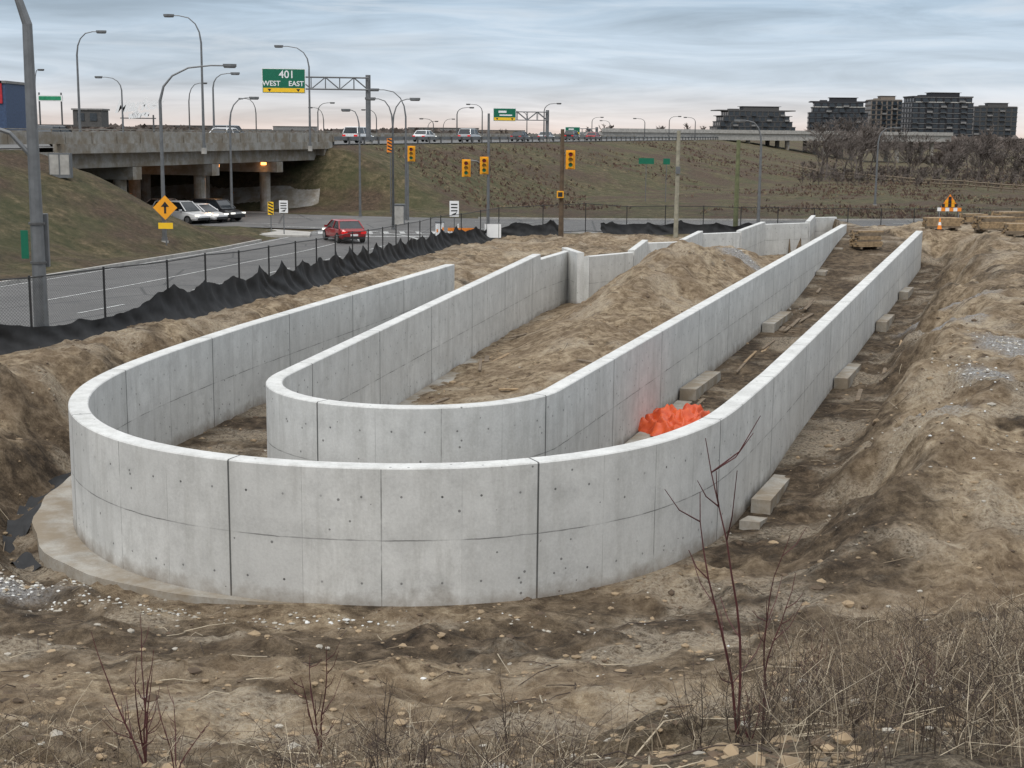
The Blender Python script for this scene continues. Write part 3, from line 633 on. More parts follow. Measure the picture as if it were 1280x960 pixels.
# ---------------------------------------------------------------- traffic signals and poles
pole_wood=mat('utility_pole_wood',(.10,.07,.045),.9,var=.3);pole_conc=mat('utility_pole_concrete',(.28,.26,.2),.9)
redl=mat('lens_red',(.35,.02,.02),.4);greenl=mat('lens_green',(.02,.25,.12),.4);amberl=mat('lens_amber',(.6,.28,.02),.4)
def signal(mb,x,y,z,sc=1):
    mb.box((x,y-.02,z),(.62*sc,.03,1.25*sc),yellow);mb.box((x,y-.14,z),(.36*sc,.22,1.08*sc),yellow)
    for i,l in enumerate((redl,amberl,greenl)):
        zz=z+(.34-.34*i)*sc;mb.tube([(x,y-.25,zz),(x,y-.262,zz)],.13*sc,l,12)
        pts=[(x+.15*sc*math.cos(t),zz+.15*sc*math.sin(t)) for t in np.linspace(0,math.pi,8)]
        vs=[(a,y-.25,b_) for a,b_ in pts]+[(a,y-.47,b_) for a,b_ in pts];mb.add(vs,[(i2,i2+1,i2+9,i2+8) for i2 in range(7)],dark)
def signalpole(x,y,h,r,mt,heads,arms=(),ped=None):
    z=TZ(x,y);mb=MB();mb.tube([(0,0,-.3),(0,0,h)],[r*1.15,r*.8],mt,10)
    for (ax_,az) in arms: mb.tube([(0,0,az-.5),(ax_*.5,0,az-.1),(ax_,0,az)],.05,galv,6)
    for hx,hz_ in heads: signal(mb,hx,-.12,hz_)
    if ped: mb.box((ped[0],-.25,ped[1]),(.45,.3,.45),yellow);mb.box((ped[0],-.41,ped[1]),(.3,.02,.3),dark)
    return mb.build('traffic_signal',(x,y,z))
x=U2(608,104);signalpole(x,104,8.6,.11,galv,[(-1.6,4.7),(-.3,4.9)],[(-1.7,5.3),(-.1,5.3)])
x=U2(699,96);signalpole(x,96,7.2,.16,pole_wood,[(.55,5.2)],[(.6,5.8)],ped=(-.1,2.9))
x=U2(508,117);signalpole(x,117.4,6.2,.09,galv,[(.3,5.5)],[])
mb=MB();mb.tube([(0,0,-.3),(0,0,7.2)],[.17,.13],pole_conc,10);mb.box((0,-.2,4.5),(.3,.2,.5),galv);x=U2(842,100);mb.build('utility_pole',(x,100,TZ(x,100)))
mb=MB();mb.tube([(0,0,-.3),(0,0,6.9)],[.19,.14],mat('green_treated_wood',(.13,.14,.07),.9),10);mb.box((0,0,6.2),(.9,.1,.1),pole_wood);x=U2(916,104);mb.build('utility_pole',(x,104,TZ(x,104)))
# ---------------------------------------------------------------- small signs
def sign(name,x,y,h,w,hh,mt,diamond=False,glyph=None,extra=None,post=galv):
    z=TZ(x,y);mb=MB();mb.tube([(0,0,-.3),(0,0,h)],.04,post,6);zc=h-hh/2
    if diamond: mb.box((0,-.06,zc),(w,.02,w),mt,ry=D(45));
    else: mb.box((0,-.06,zc),(w,.02,hh),mt)
    if glyph=='arrow':
        mb.box((0,-.075,zc-.12),(.12,.01,.42),dark);mb.add([(-.24,-.08,zc+.05),(.24,-.08,zc+.05),(0,-.08,zc+.36)],[(0,1,2)],dark)
    if glyph=='lines':
        for i in range(3): mb.box((0,-.075,zc+hh*.28-i*hh*.2),(w*.7,.01,hh*.08),dark)
        mb.add([(-w*.3,-.08,zc-hh*.36),(w*.3,-.08,zc-hh*.2),(w*.1,-.08,zc-hh*.4)],[(0,1,2)],dark)
    if glyph=='chev':
        for i in range(4): mb.box((0,-.075,zc+hh*.36-i*hh*.24),(w*.9,.01,hh*.1),dark,ry=D(25))
    if extra: mb.box((0,-.06,zc-hh/2-.35),extra,amber if diamond else white)
    return mb.build(name,(x,y,z))
sign('construction_sign',-20.3,83.2,2.9,1.0,1.4,diam,True,'arrow',(.85,.02,.35))
sign('road_sign',U2(354,98),98,2.5,.6,.85,white,glyph='lines');sign('road_sign',U2(566,100),100,2.5,.65,1.1,white,glyph='lines')
sign('hazard_marker_sign',U2(338,100),100,2.1,.4,.9,amber,glyph='chev')
sign('road_sign',U2(487,125),125,6.6,.6,1.2,orange,glyph='chev')
sign('road_sign',U2(803,150),150,4.5,1.6,.6,green);sign('road_sign',U2(828,150),150,4.5,.7,.6,green)
mb=MB();mb.box((0,0,.8),(.9,.6,1.6),galv);mb.box((0,-.31,.8),(.8,.02,1.45),conc2);mb.box((0,0,1.64),(1.0,.7,.08),galv);x=U2(497,112);mb.build('utility_cabinet',(x,112,TZ(x,112)))
mb=MB();mb.box((0,0,.75),(1.3,.5,1.5),galv);mb.box((-.32,-.26,.8),(.55,.02,1.2),conc2);mb.box((.32,-.26,.8),(.55,.02,1.2),conc2);mb.build('utility_cabinet',(-27.8,88,TZ(-27.8,88)))
x0=U2(560,92)
mb=MB()
for i in range(5): mb.tube([(i*.4,0,0),(i*.4,0,1.1)],.03,galv,5);
mb.box((.8,-.03,.95),(1.9,.03,.22),orange);mb.box((.8,-.03,.5),(1.9,.03,.22),white);mb.build('construction_barricade',(x0,93,TZ(x0,93)))
mb=MB();mb.box((0,0,.55),(1.1,.04,.9),white);mb.tube([(-.4,0,0),(-.4,0,1.1)],.03,galv,5);mb.tube([(.4,0,0),(.4,0,1.1)],.03,galv,5);x=U2(614,94);mb.build('notice_board',(x,94,TZ(x,94)))
mb=MB();mb.box((0,0,.6),(.55,.5,1.1),white);mb.box((0,0,1.2),(.65,.6,.1),galv);x=U2(548,97);mb.build('utility_cabinet',(x,97,TZ(x,97)))
for u,Y in ((545,94),(552,96),(571,95)):
    mb=MB();mb.tube([(0,0,0),(0,0,1.2)],.05,white,8);mb.tube([(0,0,.7),(0,0,.9)],.055,orange,8);mb.box((0,0,.03),(.35,.35,.06),dark);mb.build('delineator_post',(U2(u,Y),Y,TZ(U2(u,Y),Y)))
def cone(x,y):
    mb=MB();mb.box((0,0,.03),(.4,.4,.06),dark);mb.tube([(0,0,.06),(0,0,.3)],[.15,.1],orange,12);mb.tube([(0,0,.3),(0,0,.48)],[.1,.065],white,12);mb.tube([(0,0,.48),(0,0,.72)],[.065,.03],orange,12);mb.build('traffic_cone',(x,y,TZ(x,y)))
for u,Y in ((578,92),(606,96),(1170,86)): cone(U2(u,Y),Y)
def stack(x,y,rz,l,w,rows_):
    z=TZ(x,y);mb=MB()
    for q in (-l*.35,l*.35): mb.box((q,0,.06),(.12,w,.12),woodg)
    for r_ in range(rows_):
        nn=int(w/.2)
        for i in range(nn): mb.box((random.uniform(-.08,.08),-w/2+.1+i*.2,.17+r_*.1),(l+random.uniform(-.1,.1),.18,.09),random.choice((wood,woodg,wood)))
    mb.build('lumber_stack',(x,y,z),rz)
stack(U2(1172,87),87,.1,2.1,1.2,6);stack(U2(1236,86),86,.2,2.2,1.4,8);stack(U2(1079,80),80,.3,1.5,1.0,9);stack(U2(1278,80),80,0,2.4,1.2,6);stack(U2(1210,92),92,.1,1.4,1.2,6);stack(U2(1255,90),90,.5,2.0,1.0,9)
mb=MB()
for q in (-.6,.6): mb.tube([(q,-.25,0),(q,0,1.1)],.03,galv,5);mb.tube([(q,.25,0),(q,0,1.1)],.03,galv,5)
for i in range(6): mb.box((-.62+.25*i,-.1,.95),(.24,.03,.22),orange if i%2 else white)
for sgn in range(3):
    for j in range(5-2*sgn): mb.box((-.4+.2*j+.2*sgn,-.14,1.2+.22*sgn),(.18,.03,.2),yellow if (j+sgn)%2 else dark)
mb.add([(-.55,-.12,1.08),(.55,-.12,1.08),(0,-.12,1.9)],[(0,1,2)],orange)
mb.build('construction_barricade',(U2(1180,89),89,TZ(U2(1180,89),89)+.2))
# ---------------------------------------------------------------- cars
glass=mat('car_glass',(.02,.025,.03),.15);tyre=mat('tyre',(.015,.015,.015),.85);rim=mat('wheel_rim',(.35,.35,.36),.35,.8);tail=mat('tail_light',(.5,.01,.01),.3,emit=.6,var=.02);head_=mat('head_light',(.9,.88,.8),.2,emit=1.0,var=.02)
def car(x,y,z,rz,col,kind='sedan'):
    paintm=_mc.get('car_paint_%s'%col[0]) or mat('car_paint_%s'%col[0],col[1],.3,.1,var=.03)
    paintm.node_tree.nodes['Principled BSDF'].inputs['Coat Weight'].default_value=.4
    suv=kind=='suv';L=4.7 if suv else 4.6;W=1.88 if suv else 1.8;H=1.72 if suv else 1.45;belt=1.02 if suv else .92
    mb=MB()
    secs=[(-L/2,.45,.80 if not suv else .95,.70),(-L/2+.12,.30,belt-.02,.84),(-L/2+.6,.26,belt+.02,.90),(-1.0,.24,belt+.01,.92),(0,.24,belt,.93),(.9,.24,belt-.03,.92),(L/2-.8,.26,belt-.12,.90),(L/2-.25,.3,belt-.25,.83),(L/2,.42,.62,.66)]
    vs=[];fs=[];K=10
    for (sx,zb,zt_,w) in secs:
        w=w*W/1.86;mid_=zb+(zt_-zb)*.55
        ring=[(-w*.9,zb),(-w,zb+.12),(-w*1.0,mid_),(-w*.96,zt_-.07),(-w*.86,zt_),(w*.86,zt_),(w*.96,zt_-.07),(w,mid_),(w,zb+.12),(w*.9,zb)]
        vs+=[(sx,a,b_) for a,b_ in ring]
    for i in range(len(secs)-1):
        for j in range(K): fs.append((i*K+j,i*K+(j+1)%K,(i+1)*K+(j+1)%K,(i+1)*K+j))
    fs+=[tuple(range(K)),tuple((len(secs)-1)*K+j for j in range(K-1,-1,-1))];mb.add(vs,fs,paintm)
    if suv: b0,t0,t1,b1=-L/2+.12,-L/2+.45,.55,1.25
    else: b0,t0,t1,b1=-L/2+.55,-1.15,.35,1.2
    wb,wt=W*.455,W*.36
    gv=[(b0,-wb,belt),(b1,-wb,belt-.03),(b1,wb,belt-.03),(b0,wb,belt),(t0,-wt,H-.06),(t1,-wt,H-.06),(t1,wt,H-.06),(t0,wt,H-.06)]
    mb.add(gv,[(0,1,5,4),(1,2,6,5),(2,3,7,6),(3,0,4,7)],glass)
    rv=[(t0-.04,-wt-.03,H-.07),(t1+.04,-wt-.03,H-.07),(t1+.04,wt+.03,H-.07),(t0-.04,wt+.03,H-.07),(t0+.15,-wt+.1,H),(t1-.15,-wt+.1,H),(t1-.15,wt-.1,H),(t0+.15,wt-.1,H)]
    mb.add(rv,[(0,1,5,4),(1,2,6,5),(2,3,7,6),(3,0,4,7),(4,5,6,7),(3,2,1,0)],paintm)
    for sg in (-1,1):
        for (xa,xb) in ((b0,t0),(b1,t1)): mb.tube([(xa,sg*(wb+.005),belt-.02),(xb,sg*(wt+.01),H-.06)],.045,paintm,5)
        mb.tube([(-.35,sg*(wb+.01),belt),(-.38,sg*(wt+.01),H-.06)],.04,paintm,5)
        mb.box((.85,sg*(W*.5+.06),belt+.05),(.18,.16,.13),paintm)
        for wx_ in (-L/2+.85,L/2-.9):
            mb.tube([(wx_,sg*(W/2-.20),.34),(wx_,sg*(W/2+.01),.34)],.34,tyre,18);mb.tube([(wx_,sg*(W/2-.0),.34),(wx_,sg*(W/2+.025),.34)],.2,rim,12)
        mb.box((-L/2+.06,sg*W*.35,belt-.22),(.14,.36,.17),tail);mb.box((L/2-.13,sg*W*.34,.68),(.2,.34,.12),head_)
    mb.box((-L/2-.005,0,.55),(.05,.5,.13),white);mb.box((-L/2+.03,0,.36),(.1,W*.8,.14),dark);mb.box((L/2-.02,0,.42),(.1,W*.7,.16),dark)
    return mb.build({'suv':'suv','sedan':'car'}[kind],(x,y,z),rz)
RED=('red',(.26,.007,.010));WH=('white',(.74,.74,.74));BK=('black',(.02,.02,.022));GY=('grey',(.2,.21,.22));SL=('silver',(.45,.46,.47))
car(U2(427,93),93.5,float(zr(93))+.01,D(114),RED,'sedan')
for u,Y,c_,kd in ((222,110,WH,'suv'),(246,111.5,WH,'sedan'),(267,113.5,BK,'suv'),(205,119,WH,'sedan')):
    car(U2(u,Y),Y+1,.46,D(-28),c_,kd)
for s,d,c_,kd in ((-4,-5,GY,'sedan'),(12,-4.5,BK,'sedan'),(35,-3.2,WH,'sedan'),(66,-4.2,WH,'suv'),(95,-7.5,WH,'sedan'),(103,-4.2,SL,'suv'),(150,-7,SL,'sedan'),(170,-4,RED,'sedan'),(178,-10,BK,'suv'),(-16,-11,RED,'sedan'),(52,-12,GY,'suv'),(126,-4.2,BK,'sedan')):
    x,y=hw(s,d);car(x,y,HZ+.12,RZ,c_,kd)
# ---------------------------------------------------------------- buildings
bd=mat('building_dark_panel',(.022,.022,.026),.6);bg_=mat('building_grey_panel',(.075,.072,.07),.7);bl=mat('building_light_slab',(.20,.195,.19),.7);bgl=mat('building_glass',(.03,.04,.05),.15)
bds=mat('building_dark_slab',(.07,.07,.075),.7);bwarm=mat('building_warm_panel',(.20,.165,.135),.8);blit=mat('building_roof_band',(.55,.53,.48),.6)
def building(name,x,y,w,dp,h,fl,bays,body,slab,rz=0,steps=None,pent=True):
    mb=MB();fh=h/fl
    for i in range(fl):
        sh=steps[i] if steps else 0
        ww=w-sh*2;z0=i*fh
        mb.box((0,0,z0+fh/2),(ww-.6,dp-.6,fh-.02),body)
        mb.box((0,0,z0+fh-.16),(ww,dp,.3),slab)
        nb=max(2,int(bays*ww/w));bw=ww/nb
        for b_ in range(nb):
            cx_=-ww/2+bw*(b_+.5)
            mb.box((cx_,-dp/2+.28,z0+fh*.45),(bw*.66,.12,fh*.62),bgl)
            if (b_*7+i//3)%5<2:
                mb.box((cx_,-dp/2-.5,z0+.1),(bw*.8,1.3,.15),slab);mb.box((cx_,-dp/2-1.1,z0+.65),(bw*.8,.06,1.0),bl if (b_+i)%3==0 else bgl)
            mb.box((cx_-bw/2,-dp/2+.12,z0+fh/2),(.35,.3,fh-.32),body)
        nb2=max(2,int(nb*dp/w))
        for b_ in range(nb2):
            cy=-dp/2+dp/nb2*(b_+.5)
            for sg in (-1,1): mb.box((sg*(ww/2-.28),cy,z0+fh*.45),(.12,dp/nb2*.6,fh*.6),bgl)
    mb.box((0,-.02,h-fh*.95),(w*.9,dp-.2,.35),blit if body is bd else slab)
    if pent:
        mb.box((w*.08,0,h+1.4),(w*.45,dp*.5,2.8),body);mb.box((w*.08,0,h+2.85),(w*.5,dp*.55,.25),slab);mb.box((-w*.25,0,h+.7),(w*.12,dp*.3,1.4),body)
    mb.box((0,0,h+.3),(w-1,dp-1,.6),body)
    return mb.build(name,(x,y,0),rz)
building('apartment_building',U2(932,900),900,50,20,22,7,14,bg_,bds,D(6),[0,0,0,0,2,4,7])
building('apartment_building',U2(1036,905),905,36,20,28,9,9,bd,bds,D(-8),[0]*7+[2,3])
building('apartment_building',U2(1092,930),930,20,18,30,10,6,bwarm,bds,0)
building('apartment_building',U2(1158,880),880,38,20,31,10,9,bd,bl,D(4),[0]*9+[1],pent=True)
building('apartment_building',U2(1226,960),960,28,20,27,9,7,bg_,bg_,D(-5))
redp=mat('store_red',(.4,.02,.03),.6);bluep=mat('store_blue',(.04,.07,.14),.6)
mb=MB();mb.box((0,0,4.2),(24,14,8.4),bluep);mb.box((9.5,-7.1,7),(4,.2,3.6),redp);mb.box((9.5,-7.25,7),(1.0,.1,2.2),white);mb.box((0,0,8.6),(24.4,14.4,.4),bl)
for i in range(6): mb.box((-9+3.6*i,-7.1,2),(2.4,.15,3),bgl)
mb.build('store_building',(-94,240,6.2))
mb=MB();mb.box((0,0,1.3),(4.5,4,2.6),bg_);mb.box((0,0,2.7),(4.9,4.4,.25),bl)
for i in range(2): mb.box((-1+2*i,-2.05,1.5),(1.1,.1,1.2),bgl)
mb.build('low_building',(U2(119,230),230,HZ+1.6))
mb=MB()
for q in (-1.6,1.6): mb.tube([(q,0,-6),(q,0,6.4)],.12,galvd,6)
mb.box((0,0,5.6),(3.6,.3,.9),white);mb.box((0,-.17,5.6),(3.2,.04,.55),greenl);mb.build('roadside_billboard',(U2(70,210),210,HZ))
mb=MB();mb.tube([(-1.8,0,-6),(-1.8,0,3)],.1,galvd,6);mb.tube([(1.8,0,-6),(1.8,0,3)],.1,galvd,6);mb.box((0,0,2.6),(4.2,.12,.12),galvd);o=mb.build('mall_sign',(U2(177,170),170,HZ))
for sx_,yy,ss_,tx_ in ((0,4.1,1.9,'Market'),(0,3.0,1.0,'village')):
    t=text(tx_,(sx_,-.2,yy),ss_,white,o);t.data.shear=.5;t.data.offset=.07;t.rotation_euler=(D(90),D(-6),0)
mb=MB()
for i in range(40):
    x=random.uniform(-420,330);w=random.uniform(14,60);h=random.uniform(5,10);y=random.uniform(1000,1300);mt=random.choice((bg_,bl,bwarm,bd));mb.box((x,y,h/2),(w,20,h),mt);mb.box((x,y,h+.3),(w+.6,20.6,.5),bg_)
    for j in range(int(w/5)): mb.box((x-w/2+2.5+5*j,y-10.05,h*.55),(3,.1,1.6),bgl)
mb.build('distant_buildings')
# ---------------------------------------------------------------- trees (bare)
bark=mat('bare_twigs',(.085,.066,.056),.9,var=.35,scale=.4);bark2=mat('grey_twigs',(.125,.104,.092),.9,var=.3,scale=.4)
def baretree(mb,x,y,z,h,mt,n=3,tw=.035,f=.42,spr=.9):
    def rec(p,d,l,r,lev):
        q=p+d*l;mb.tube([p,(p+q)/2+Vector((random.uniform(-1,1),random.uniform(-1,1),0))*l*.09,q],[r,r*.8,r*.5],mt,3,cap=False)
        if lev==0: return
        for i in range(random.choice((3,4)) if lev>1 else 4):
            a=random.uniform(0,6.28);sp=random.uniform(.3,spr);nd=(d+Vector((math.cos(a)*sp,math.sin(a)*sp,random.uniform(-.05,.28)))).normalized()
            st=p+(q-p)*random.uniform(.35,1);rec(st,nd,l*random.uniform(.55,.8),max(tw,r*.5),lev-1)
    rec(Vector((x,y,z-.2)),Vector((random.uniform(-.15,.15),0,1)).normalized(),h*f,h*.014,n)
mb=MB()
for i in range(58):
    Y=random.uniform(215,275);u=random.uniform(1008,1345);x=U2(u,Y);h=random.uniform(5.5,10) if u>1110 else random.uniform(9,14)
    baretree(mb,x,Y,TZ(x,Y),h,random.choice((bark,bark2)),5 if i%3 else 4,.034,.37,1.15)
mb.build('bare_tree_row')
mb=MB()
for i in range(330):
    Y=random.uniform(205,285);x=U2(random.uniform(990,1345),Y);baretree(mb,x,Y,TZ(x,Y),random.uniform(1.8,4.6),random.choice((bark,bark2)),3,.035,.26,1.4)
mb.build('scrub_bushes')
P=resample([(U2(985,265),265),(U2(1130,215),215),(U2(1310,180),180)],3);mb=MB();zz=[TZ(*p) for p in P]
for p,z0 in zip(P,zz): mb.box((p[0],p[1],z0+.6),(.2,.2,1.4),woodg)
for p,q,z0,z1 in zip(P[:-1],P[1:],zz[:-1],zz[1:]):
    for hh in (.5,1.0): mb.tube([(p[0],p[1],z0+hh),(q[0],q[1],z1+hh)],.09,woodg,4)
mb.build('wooden_rail_fence')
mb=MB()
for i in range(30):
    Y=random.uniform(330,520);u=random.choice((random.uniform(750,790),random.uniform(480,640),random.uniform(640,900)));x=U2(u,Y);baretree(mb,x,Y,TZ(x,Y),random.uniform(3,6),bark,4,.07)
mb.build('bare_tree_row')
mb=MB()
for i in range(9000):
    Y=random.uniform(700,980);x=random.uniform(-.40,.42)*Y;h=(5+4*float(vn(np.array([x*.03]),np.array([3.]))[0]))*random.random()**.6
    s_=random.uniform(1,3);mb.add([(x-s_,Y,h-.8),(x+s_,Y+random.uniform(-2,2),h-random.uniform(0,1)),(x+random.uniform(-1,1),Y,h+random.uniform(.5,1.8))],[(0,1,2)],random.choice((bark,bark2)))
mb.build('distant_treeline')
mt=mat('red_brown_weeds',(.09,.055,.04),.95,var=.4,scale=.3);mt2=mat('tan_weeds',(.17,.135,.082),.95,var=.3,scale=.3)
CL=[]
while len(CL)<26000:
    Y=118+random.random()**1.3*230;x=random.uniform(-.16,.40)*Y
    CL.append((x,Y))
ca=np.array(CL);dens=fbm(ca[:,0]*.06,ca[:,1]*.05,4)+.25*fbm(ca[:,0]*.4,ca[:,1]*.4,2);ca=ca[dens>-.02]
gz=terrain(ca[:,0],ca[:,1]);dd=dpl(ca[:,0],ca[:,1],CROSSC)-CHW-1;hd=(ca[:,0]-HP[0])*HN[0]+(ca[:,1]-HP[1])*HN[1]
m2=MB();i1=m2.mi(mt);i2=m2.mi(mt2)
for (x,y),z0,a1,a2 in zip(ca,gz,dd,hd):
    if a1<0 or a2<1.5: continue
    h=random.uniform(.10,.42);a=random.uniform(0,6.28);w=random.uniform(.05,.2);o=len(m2.v)
    m2.v+=[(x-math.cos(a)*w,y-math.sin(a)*w,z0-.05),(x+math.cos(a)*w,y+math.sin(a)*w,z0-.05),(x+random.uniform(-.3,.3),y,z0+h),(x+random.uniform(-.3,.3),y+.1,z0+h*.8)];m2.f+=[(o,o+1,o+2),(o,o+3,o+1)];m2.m+=[i1 if random.random()<.8 else i2]*2
m2.build('field_weeds')
# ---------------------------------------------------------------- near vegetation
dry=mat('dry_stalks',(.20,.155,.105),.9,var=.4,scale=2);dryd=mat('dark_stalks',(.06,.042,.032),.9,var=.4,scale=2);redst=mat('red_stems',(.08,.022,.022),.7,var=.3,scale=2);palem=mat('pale_stalks',(.40,.34,.25),.9,var=.3)
PX=[]
for i in range(18000):
    y=random.uniform(7.6,20);x=random.uniform(-.40,.42)*y
    p=max(0,min(1,(x-.4-(y-10)*.28)/2.2))*.95
    p=max(p,(.62-(y-8.5)*.11) if y<14 else 0)
    if random.random()<p: PX.append((x,y,1 if x>1 else .7))
arr=np.array(PX);cl_=fbm(arr[:,0]*.9,arr[:,1]*.9,3);keep=(cl_+np.clip((arr[:,0]-2)*.12,0,.4))>-.08;gz=terrain(arr[:,0],arr[:,1]);mb=MB()
for (x,y,k_),z,kp in zip(PX,gz,keep):
    if not kp: continue
    h=random.uniform(.10,.60)*k_;a=random.uniform(0,6.28);l=random.uniform(.05,.7)*h*1.6;r=random.uniform(.0016,.0038)
    if random.random()<.4: h*=.2;l=random.uniform(.2,.7)
    mt=random.choice((dry,dry,dryd,dryd,dryd,palem));b_=random.uniform(-.5,.5)
    p0=(x,y,z-.02);p1=(x+math.cos(a)*l*.35,y+math.sin(a)*l*.35,z+h*.6);p2=(x+math.cos(a+b_)*l,y+math.sin(a+b_)*l,z+h)
    mb.tube([p0,p1,p2],[r,r*.8,r*.5],mt,3,cap=False)
    for q in range(random.choice((0,1,2,3))):
        t=random.uniform(.3,.95);s0=Vector(p0).lerp(Vector(p1),t*2) if t<.5 else Vector(p1).lerp(Vector(p2),t*2-1);aa=random.uniform(0,6.28);ll=h*random.uniform(.15,.45)+.03
        mb.tube([s0,s0+Vector((math.cos(aa)*ll,math.sin(aa)*ll,ll*random.uniform(.1,1)))],[r*.7,r*.4],mt,3,cap=False)
mb.build('dry_brush')
mb=MB();pts=[(random.uniform(-.4,.42)*y,y) for y in [9+random.random()**1.4*50 for _ in range(520)]];a_=np.array(pts);gz=terrain(a_[:,0],a_[:,1]);io=dpl(a_[:,0],a_[:,1],OUTT)
for (x,y),z,q in zip(pts,gz,io):
    if q<.9: continue
    a=random.uniform(0,6.28);l=random.uniform(.15,.85);x2,y2=x+math.cos(a)*l,y+math.sin(a)*l;xm,ym=(x+x2)/2,(y+y2)/2
    mb.tube([(x,y,z+.02),(xm+random.uniform(-.04,.04),ym,TZ(xm,ym)+.05),(x2,y2,TZ(x2,y2)+.02)],[.008,.007,.004],random.choice((dryd,dry,palem)),4,cap=False)
mb.build('loose_sticks')
def shrub(x,y,h,stems,mt,spread=.25,r=.008,br=7):
    z=TZ(x,y)-.05;mb=MB()
    for s_ in range(stems):
        a=random.uniform(0,6.28);sp=random.uniform(.1,1)*spread;hh=h*random.uniform(.6,1) if s_ else h;p=Vector((0,0,0));pts=[p.copy()];n=9
        d=Vector((math.cos(a)*sp,math.sin(a)*sp,1)).normalized()
        for i in range(n):
            d=(d+Vector((random.gauss(0,.07),random.gauss(0,.07),.05))).normalized();p=p+d*hh/n;pts.append(p.copy())
        rr_=[r*(1-.75*i/n) for i in range(n+1)];mb.tube(pts,rr_,mt,5)
        for q in range(br):
            i=random.randint(2,n-1);aa=random.uniform(0,6.28);ll=hh*random.uniform(.1,.32)*(1-.4*i/n);q0=pts[i];e=random.uniform(.6,1.3)
            q1=q0+Vector((math.cos(aa)*ll*.5,math.sin(aa)*ll*.5,ll*.4*e));q2=q0+Vector((math.cos(aa)*ll*.85,math.sin(aa)*ll*.85,ll*e));mb.tube([q0,q1,q2],[r*.45,r*.35,r*.2],mt,4)
    mb.build('bare_shrub',(x,y,z))
shrub(-3.05,11.2,1.3,5,redst,.55,.010,5);shrub(-2.7,10.8,.8,3,redst,.5,.007);shrub(-1.6,11.4,1.2,3,redst,.25,.010,5);shrub(-1.0,10.8,.7,3,dryd,.5,.006);shrub(0.0,11.2,.75,4,dryd,.5,.006)
shrub(1.92,11.2,2.65,2,redst,.08,.014,6);shrub(2.2,11.6,1.9,2,redst,.10,.010,5);shrub(1.6,11.0,.9,4,dryd,.5,.006)
for i in range(26):
    y=random.uniform(9.5,15.5);x=random.uniform(.16,.38)*y;shrub(x,y,random.uniform(.5,1.1),4,random.choice((dryd,redst,dry,dryd)),.8,.006,8)
# ---------------------------------------------------------------- stones and clods
clod=mat('dirt_clods',(.27,.20,.125),.95,var=.4,scale=2);clod2=mat('dark_clods',(.10,.07,.046),.95,var=.4,scale=2);stone=mat('pale_stones',(.36,.33,.28),.85,var=.25,scale=3);whitep=mat('white_debris',(.60,.60,.58),.7,var=.15)
ph=[Vector(p) for p in [(0,0,1),(.9,0,.3),(.28,.85,.3),(-.72,.53,.3),(-.72,-.53,.3),(.28,-.85,.3),(.6,.5,-.5),(-.3,.7,-.5),(-.8,0,-.5),(-.2,-.75,-.5),(.6,-.4,-.5)]]
pf=[(0,1,2),(0,2,3),(0,3,4),(0,4,5),(0,5,1),(1,6,2),(2,6,7),(2,7,3),(3,7,8),(3,8,4),(4,8,9),(4,9,5),(5,9,10),(5,10,1),(1,10,6)]
def scatter(name,pts,szf,mats_):
    a=np.array(pts);gz=terrain(a[:,0],a[:,1]);mb=MB()
    for (x,y),z in zip(pts,gz):
        s_=szf();sx,sy,sz=s_*random.uniform(.7,1.4),s_*random.uniform(.7,1.3),s_*random.uniform(.4,.75);c_=math.cos(random.uniform(0,6.28));s2=math.sqrt(1-c_*c_)
        mb.add([(x+(p.x*c_-p.y*s2)*sx*random.uniform(.75,1.25),y+(p.x*s2+p.y*c_)*sy,z+p.z*sz*random.uniform(.8,1.2)) for p in ph],pf,random.choice(mats_))
    mb.build(name)
pts=[]
while len(pts)<10000:
    y=8.5+ (random.random()**1.4)*55;x=random.uniform(-.42,.42)*y;pts.append((x,y))
scatter('dirt_clods',pts,lambda:min(.12,.009+random.expovariate(1/.018)),[clod,clod,clod2,clod2,clod,clod,clod2,clod,clod2,clod]*3+[stone]*2)
pts=[]
for (cx_,cy_,sx_,sy_,n_) in ((-8.7,22.9,1.2,.6,330),(-6.3,21.9,1.3,.3,130),(-3,21.3,2.0,.25,90),(.8,20.9,1.3,.3,30),(9.0,27,1.2,1.4,22),(10.2,30.5,1.5,1.5,35),(13.6,38,.9,1.5,420),(11.0,33.5,.5,1.2,110),(12,62,1,3,50),(10.5,66,.8,2,160),(2,18,5,2,20)):
    for i in range(n_): pts.append((random.gauss(cx_,sx_*.6),random.gauss(cy_,sy_*.6)))
pts=[p for p,i1 in zip(pts,inpoly(np.array([p[0] for p in pts]),np.array([p[1] for p in pts]),OPOLY)) if not i1 or p[1]>50]
scatter('crushed_stone',pts,lambda:random.uniform(.012,.045),[stone,whitep,stone])
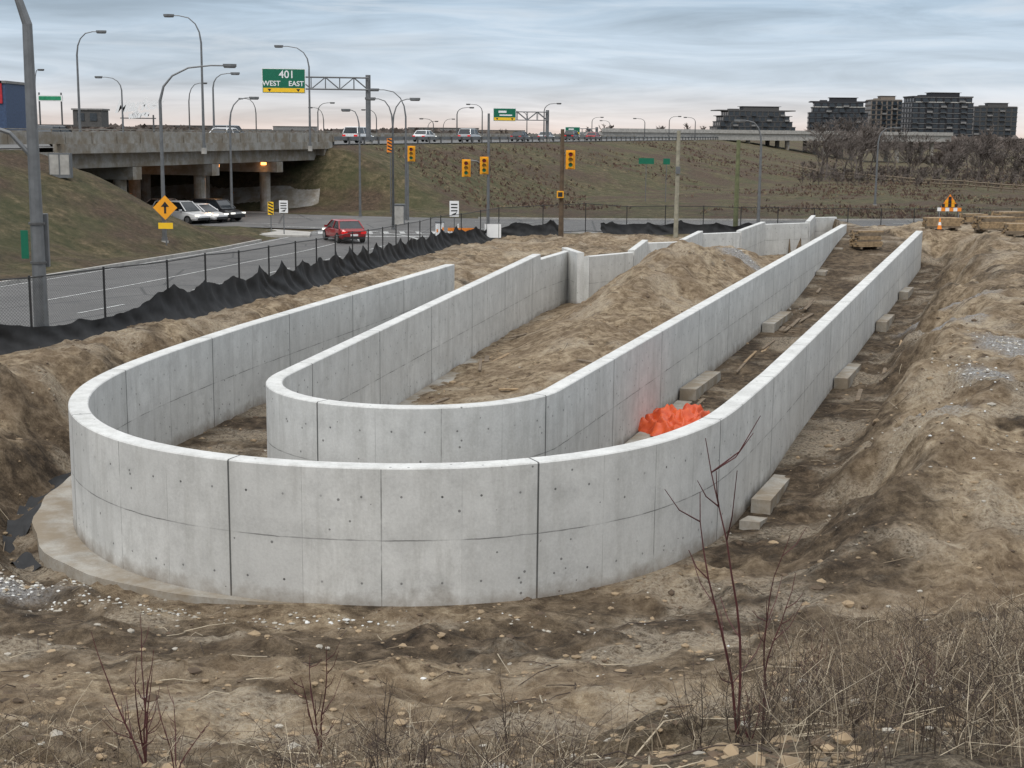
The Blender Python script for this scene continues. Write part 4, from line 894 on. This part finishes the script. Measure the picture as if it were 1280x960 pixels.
# ---------------------------------------------------------------- world / light
w=bpy.data.worlds.new('World');S.world=w;w.use_nodes=True;nt=w.node_tree;k=NT(nt);bgn=nt.nodes['Background']
try: w.cycles.sampling_method='MANUAL';w.cycles.sample_map_resolution=256
except Exception: pass
SE,SAZ=D(48),D(205)
sky=k.n('ShaderNodeTexSky');sky.sky_type='NISHITA';sky.sun_disc=False;sky.sun_elevation=SE;sky.sun_rotation=SAZ
gen=k.n('ShaderNodeTexCoord').outputs['Generated'];sp=k.n('ShaderNodeSeparateXYZ');nt.links.new(gen,sp.inputs[0]);z=sp.outputs[2]
grad=k.ramp(z,[(0,(.92,.77,.70)),(.012,(.84,.80,.79)),(.035,(.64,.73,.83)),(.09,(.45,.57,.70)),(.3,(.62,.68,.74)),(1,(1,1,1))])
n1=k.noise(k.map(gen,(6,6,50)),1.0,6,.6,.8);n2=k.noise(k.map(gen,(2.6,2.6,24)),1.7,4,.55,.5)
cl=k.math('ADD',k.math('MULTIPLY',k.ramp(n1,[(.36,0),(.66,1)]),.28),.83)
cl2=k.math('ADD',k.math('MULTIPLY',k.ramp(n2,[(.38,0),(.62,1)]),.26),.86)
cc=k.mix(1,grad,cl,'MULTIPLY');cc=k.mix(1,cc,cl2,'MULTIPLY')
cc=k.mix(k.ramp(n1,[(.5,0),(.7,.4)]),cc,(.72,.72,.73))
gain=k.math('ADD',k.math('MULTIPLY',k.ramp(z,[(.12,0),(.8,1)]),8.),10.)
sc=k.n('ShaderNodeVectorMath',operation='SCALE');nt.links.new(cc,sc.inputs[0]);nt.links.new(gain,sc.inputs['Scale'])
fin=k.mix(.93,sky.outputs[0],sc.outputs[0]);nt.links.new(fin,bgn.inputs[0]);bgn.inputs[1].default_value=.1
sun=bpy.data.lights.new('sun','SUN');sun.energy=1.4;sun.angle=D(14);sun.color=(1,.96,.9);so=bpy.data.objects.new('sun',sun);COL.objects.link(so)
dirv=Vector((math.sin(SAZ)*math.cos(SE),math.cos(SAZ)*math.cos(SE),math.sin(SE)));so.rotation_euler=dirv.to_track_quat('Z','Y').to_euler()
